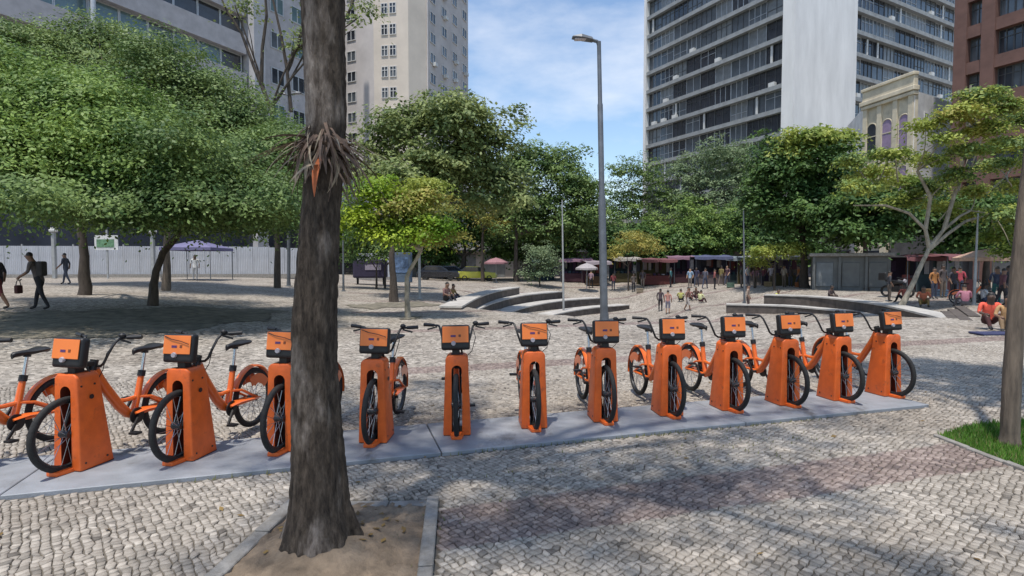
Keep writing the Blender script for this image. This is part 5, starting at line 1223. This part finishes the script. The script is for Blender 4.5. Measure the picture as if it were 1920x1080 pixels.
# ================================================================== market at the back
TARP = [(.20, .11, .15), (.27, .23, .25), (.07, .08, .15), (.30, .29, .28), (.17, .20, .22), (.32, .29, .26), (.16, .06, .065)]
GOODS = [(.085, .028, .04), (.06, .03, .07), (.03, .06, .07), (.12, .065, .03), (.035, .035, .06), (.11, .09, .035), (.19, .15, .155), (.022, .022, .03), (.17, .045, .04), (.25, .235, .24)]
def stall(label, px, Y, w, h, ci, rz=0.0):
    shade_dk = lambda c: tuple(v * .6 for v in c)  # tree shade over the stalls painted into table and back cloth colours
    x = (px - CX) / F * Y; o = empty('market_stall', (x, Y, gz(x, Y)), rz, label, 'market stall', 'market stalls at the back of the square'); d = 2.2
    for i in (-1, 1):
        for k in (-1, 1): MB().tube([(i * (w / 2 - .05), k * (d / 2 - .05), 0), (i * (w / 2 - .05), k * (d / 2 - .05), h + (.15 if k > 0 else 0))], .028, 6).build('post', M['pole'], o)
    c = MB(); n = 8; vs = []
    for i in range(n + 1):
        xx = -w / 2 - .15 + (w + .3) * i / n; sag = .07 * math.sin(math.pi * (i % 4) / 4)
        vs += [(xx, -d / 2 - .25, h - .22 - sag), (xx, -d / 2 - .2, h - sag * .5), (xx, 0, h + .14 - sag), (xx, d / 2 + .2, h + .2 - sag)]
    c.add(vs, [(4 * i + j, 4 * i + 4 + j, 4 * i + 5 + j, 4 * i + 1 + j) for i in range(n) for j in range(3)]); c.build('tarp', cloth(TARP[ci % len(TARP)]), o)
    MB().box((0, -.45, .42), (w * .9, .8, .84)).build('table', cloth(shade_dk(GOODS[(ci * 3) % len(GOODS)])), o, bevel=.02, seg=1)
    MB().box((0, d / 2 - .05, h / 2), (w * .98, .04, h)).build('back_cloth', cloth(shade_dk(random.choice(GOODS[:6]))), o)
    nx = int(w / .42)
    for k in range(nx):
        gw, gh = random.uniform(.25, .4), random.uniform(.5, 1.0)
        MB().box((0, 0, 0), (gw, .05, gh)).build('hanging_garment', cloth(random.choice(GOODS)), o, (-w / 2 + (k + .5) * w / nx, random.choice([.2, .75, .95]), h - .25 - gh / 2), (0, 0, random.uniform(-.4, .4)), bevel=.015, seg=1)
    for k in range(nx):
        MB().box((0, 0, .1), (random.uniform(.18, .34), random.uniform(.2, .4), random.uniform(.1, .28))).build('goods', cloth(random.choice(GOODS)), o, (-w / 2 * .85 + k * w * .85 / nx, random.uniform(-.7, -.2), .84), bevel=.01, seg=1)
    return o
ST_ = [(1078, 56, 3.0, 2.2, 0, 'pink-tarped market stall between the two thin lamp posts'), (1116, 54, 2.2, 2.2, 1, 'pale narrow stall directly behind the tall lamp post'), (1170, 56, 2.6, 2.3, 5, 'light stall with wide back cloth right of the tall lamp post'),
       (1228, 52, 3.0, 2.3, 6, 'dark red stall in the shade behind the stage pair'), (1275, 53, 2.4, 2.4, 0, 'rose-tarped stall behind the seated group'), (1330, 50, 3.0, 2.4, 2, 'navy-tarped stall right of the seated group'),
       (1378, 50, 2.6, 2.3, 4, 'grey-blue stall left of the market lamp post'), (1420, 48, 2.6, 2.3, 3, 'off-white stall right of the market lamp post'), (1468, 46, 2.6, 2.35, 5, 'pale stall near the grey kiosk, behind the yellow sapling'),
       (1720, 36, 2.4, 2.2, 6, 'red stall behind the leaning trunk'), (1775, 34, 2.2, 2.2, 6, 'narrow dark red stall right of the leaning trunk'), (1020, 60, 2.4, 2.2, 4, 'far stall behind the bushy sapling')]
for px, Y, w, h, ci, lab in ST_: stall(lab, px, Y, w, h, ci, R(random.uniform(-8, 8)))
crowd = [(1205, 50, (.06, .05, .06)), (1258, 49, (.05, .16, .18)), (1294, 47.5, (.30, .42, .55)), (1306, 48, (.05, .05, .10)), (1352, 47, (.20, .16, .06)), (1364, 46.5, (.10, .05, .07)), (1402, 45.5, (.55, .52, .52)), (1432, 45, (.12, .03, .04)), (1446, 44.5, (.45, .40, .42)), (1482, 43, (.10, .08, .09)), (1498, 43.5, (.50, .18, .05)), (1150, 51, (.40, .10, .10)), (1108, 52, (.30, .20, .24))]
cl = ['in dark clothes left of the dark red stall', 'in teal before the rose-tarped stall', 'in pale blue before the rose-tarped stall', 'in navy beside the pale blue shopper', 'in ochre before the navy-tarped stall', 'in maroon beside the ochre shopper', 'in white by the market lamp post', 'in dark red before the off-white stall', 'in pale grey before the off-white stall', 'in dark grey near the pale stall', 'in orange at the pale stall next to the kiosk', 'in red right of the tall lamp post', 'in dusty pink left of the tall lamp post']
for (px, Y, c), lab in zip(crowd, cl): person('shopper ' + lab, (px, 530), random.uniform(1.6, 1.75), random.choice(['stand', 'walk']), random.uniform(0, 360), c, random.choice([BLK, (.06, .07, .11), (.16, .13, .11)]), random.choice([0, 1, 2]), Y=Y, group='shoppers at the market')
for px, Y, c, po_, lab in [(1668, 29, (.05, .05, .06), 'stand', 'in black beside the motorcycle'), (1700, 27.5, (.35, .09, .06), 'low', 'in red crouching left of the leaning trunk'), (1752, 28, (.45, .20, .07), 'stand', 'in orange right of the leaning trunk'), (1768, 29, (.10, .08, .08), 'stand', 'in dark grey before the narrow red stall'), (1788, 27, (.06, .06, .08), 'stand', 'in navy left of the right lamp post'), (1800, 30, (.40, .06, .08), 'stand', 'in bright red left of the right lamp post'), (1842, 24, (.50, .50, .50), 'low', 'in white sitting under the peach parasol'), (1880, 23, (.12, .05, .06), 'walk', 'in maroon under the peach parasol'), (1902, 22, (.20, .20, .22), 'stand', 'in grey at the right picture edge'),
        (1188, 49, (.12, .10, .09), 'stand', 'in brown before the light stall'), (1322, 46, (.09, .09, .12), 'walk', 'in dark blue right of the seated group'), (1340, 45, (.30, .10, .10), 'stand', 'in faded red before the navy-tarped stall'), (1390, 44, (.06, .07, .06), 'stand', 'in dark green left of the market lamp post'), (1416, 43, (.22, .12, .16), 'walk', 'in plum right of the market lamp post'), (1470, 42, (.32, .28, .24), 'stand', 'in beige under the thin yellowish sapling')]:
    person('passer-by ' + lab, (px, 540), random.uniform(1.58, 1.75), po_, random.uniform(0, 360), c, random.choice([BLK, (.05, .06, .10), (.14, .11, .09)]), random.choice([1, 2]), Y=Y, group='people in the shade of the market')
# crates and boxes stacked by the stalls
for i, (px, Y, c, lab) in enumerate([(1742, 31, (.22, .12, .05), 'brown crate right behind the leaning trunk'), (1765, 30, (.06, .10, .16), 'blue crate before the narrow dark red stall'), (1820, 26, (.30, .27, .22), 'pale carton by the right lamp post'), (1850, 25, (.05, .05, .05), 'black crate under the peach parasol'), (1200, 48, (.25, .2, .14), 'cardboard box before the light stall'), (1370, 45, (.10, .16, .12), 'green crate before the navy-tarped stall'), (1440, 43.5, (.30, .22, .12), 'tan crate before the off-white stall'), (1500, 42, (.35, .12, .04), 'orange crate beside the kiosk')]):
    x = (px - CX) / F * Y; o = empty('crate', (x, Y, gz(x, Y)), random.uniform(-.4, .4), lab, 'crate', 'crates by the stalls')
    for z in (.07, .2, .33): MB().box((0, 0, z), (.56, .4, .1)).build('slat', cloth(c), o, bevel=.008, seg=1)
    MB().box((0, 0, .2), (.5, .34, .38)).build('lining', cloth(tuple(v * .6 for v in c)), o)
# parasols
def parasol(label, px, Y, r, h, c):
    x = (px - CX) / F * Y; o = empty('parasol', (x, Y, gz(x, Y)), 0, label, 'parasol'); m = MB(); n = 8
    vs = [(0, 0, h + .45)] + [(r * math.cos(2 * math.pi * i / n), r * math.sin(2 * math.pi * i / n), h) for i in range(n)] + [(r * .5 * math.cos(2 * math.pi * i / n), r * .5 * math.sin(2 * math.pi * i / n), h + .3) for i in range(n)] + [(r * math.cos(2 * math.pi * i / n), r * math.sin(2 * math.pi * i / n), h - .16) for i in range(n)]
    m.add(vs, [(0, 9 + i, 9 + (i + 1) % n) for i in range(n)] + [(9 + i, 1 + i, 1 + (i + 1) % n, 9 + (i + 1) % n) for i in range(n)] + [(1 + i, 17 + i, 17 + (i + 1) % n, 1 + (i + 1) % n) for i in range(n)])
    m.build('canopy', cloth(c), o); MB().tube([(0, 0, 0), (0, 0, h + .5)], .025, 8).build('pole', M['polel'], o); MB().lathe([(.25, 0), (.25, .08), (.05, .12)], (0, 0, 0), 12).build('base', M['kerb'], o)
parasol('wide peach parasol at the right edge near the standing pair', 1862, 26, 1.55, 2.05, (.58, .38, .28))
parasol('small pink parasol far back between two trunks', 930, 52, 1.1, 1.9, (.30, .15, .16))
parasol('pale parasol far back beside the pink-tarped stall', 1100, 50, 1.0, 2.1, (.36, .33, .33))
# dark covered stall and blue poster stand behind the lime tree
kx = (695 - CX) / F * 40; ko = empty('covered_cart', (kx, 40, gz(kx, 40)), R(8), 'dark purple covered cart right of the big trunk', 'cart')
MB().box((0, 0, 1.15), (2.3, 1.4, 1.3)).build('cover', cloth((.035, .028, .06)), ko, bevel=.12, seg=2); MB().box((.25, -.71, 1.25), (1.1, .04, .38)).build('print', cloth((.30, .26, .33)), ko)
for i in (-1, 1):
    MB().torus((i * .9, 0, .3), .26, .05, 20, 6).build('wheel', M['rubber'], ko, smooth=True)
px0 = (752 - CX) / F * 33; po = empty('poster_stand', (px0, 33, gz(px0, 33)), R(-6), 'blue poster stand behind the lime green tree', 'sign')
MB().box((0, 0, 1.45), (1.35, .1, 1.75)).build('board', cloth((.10, .14, .20)), po, bevel=.02, seg=1); MB().box((.05, -.065, 1.6), (.8, .02, .9)).build('print', mat('blue printed poster', (.12, .19, .33), .5, .5, 5), po)
for i in (-1, 1): MB().box((i * .5, 0, .3), (.08, .08, .62)).build('leg', M['pole'], po)
# parked cars far back
def car(label, px, Y, c, rz):
    x = (px - CX) / F * Y; o = empty('parked_car', (x, Y, gz(x, Y)), rz, label, 'car'); pm = mat('car paint ' + label[:12], c, .25, .03, 1, coat=.5)
    def side(p, w): 
        m = MB(); n = len(p); m.add([(a, -w, b) for a, b in p] + [(a, w, b) for a, b in p], [tuple(range(n)), tuple(range(2 * n - 1, n - 1, -1))] + [(i, (i + 1) % n, n + (i + 1) % n, n + i) for i in range(n)]); return m
    side([(-2.05, .3), (2.05, .3), (2.1, .62), (1.95, .86), (1.0, .95), (-1.95, .98), (-2.1, .7)], .85).build('body', pm, o, bevel=.07, seg=2)
    side([(-1.75, .96), (1.05, .94), (.35, 1.42), (-1.2, 1.44)], .72).build('cabin', M['dark_glass'], o, bevel=.05, seg=2); side([(-1.2, 1.42), (.38, 1.40), (.2, 1.47), (-1.05, 1.49)], .68).build('roof', pm, o)
    for i in (-1.25, 1.25):
        for k in (-1, 1):
            w = MB().torus((0, 0, 0), .22, .09, 20, 8, sx=1.0); w.lathe([(.2, -.05), (.2, .05)], (0, 0, 0), 14, 0, Matrix.Rotation(R(90), 3, 'Y')); w.build('wheel', M['rubber'], o, (i, k * .78, .31), (0, 0, R(90)), smooth=True)
    for k in (-1, 1): MB().box((2.05, k * .6, .68), (.08, .3, .14)).build('headlight', M['lens'], o, bevel=.02, seg=1)
car('bright yellow-green taxi far back left of the middle trunks', 893, 58, (.52, .50, .05), R(8)); car('black car far back behind the poster stand', 822, 56, (.02, .02, .024), R(4)); car('dark green car far back left of the taxi', 852, 61, (.03, .05, .045), R(-6))
# grey kiosk under the dense tree
ka = (1522 - CX) / F * 38; kb = (1672 - CX) / F * 36; kk = empty('grey_kiosk', (ka, 38, gz(ka, 38) - .05), math.atan2(-2, kb - ka), 'grey concrete kiosk with recessed panels under the dense dark tree', 'kiosk')
kw = math.hypot(kb - ka, 2); M['kiosk'] = mat('grey kiosk wall', (.13, .135, .13), .8, .15, 1.5, .15)
MB().box((kw / 2, 1.6, 1.15), (kw - .1, 3.0, 2.3)).build('wall', M['kiosk'], kk); MB().box((kw / 2, 1.55, 2.42), (kw + .3, 3.5, .22)).build('roof', M['kerb'], kk, bevel=.03, seg=1)
for i in range(3):
    x = kw * (i + .5) / 3; MB().box((x, .07, 1.1), (kw / 3 - .5, .06, 1.6)).build('panel', mat('pale kiosk panel', (.16, .175, .18), .7, .15, 2) if i == 0 else M['polel'] if i == 9 else M['kiosk'], kk, bevel=.02, seg=1)
    MB().box((x - kw / 6 + .12, .02, 1.15), (.16, .2, 2.28)).build('pilaster', M['kiosk'], kk)
# motorcycle in the shade right of the kiosk
mx_ = (1683 - CX) / F * 30; mo = empty('motorcycle', (mx_, 30, gz(mx_, 30)), R(20), 'black motorcycle with box parked in shade right of the kiosk', 'motorcycle')
for y in (-.62, .62): MB().torus((0, 0, 0), .25, .06, 24, 8).build('wheel', M['rubber'], mo, (0, y, .31), smooth=True)
b = MB(); b.tube([(0, -.62, .31), (0, -.42, .75), (0, -.35, 1.0)], .035, 8); b.tube([(0, -.38, .78), (0, -.1, .82), (0, .2, .72), (0, .62, .55)], [.08, .15, .12, .06], 10); b.box((0, -.02, .45), (.26, .42, .34)); b.build('body', M['black'], mo, smooth=False)
MB().tube([(-.36, -.22, 1.05), (0, -.36, 1.0), (.36, -.22, 1.05)], .02, 8).build('handlebar', M['rim'], mo); MB().box((0, .30, .86), (.26, .6, .1)).build('seat', M['black'], mo, bevel=.03)
MB().box((0, .72, 1.1), (.45, .42, .42)).build('delivery_box', M['black'], mo, bevel=.03, seg=1); MB().lathe([(0, 0), (.09, 0), (.1, .06), (.06, .12)], (0, -.44, .88), 12, 0, Matrix.Rotation(R(-90), 3, 'X')).build('headlight', M['lens'], mo)
# parked bicycle by the right lamp
bk = hit(1840, 572); b = copy_tree(bike0); b.location = (bk.x + .3, bk.y, bk.z); b.rotation_euler = (R(0), R(6), R(62)); tag(b, 'far parked bicycle leaning by the right-hand lamp post', 'bicycle'); del b['group']
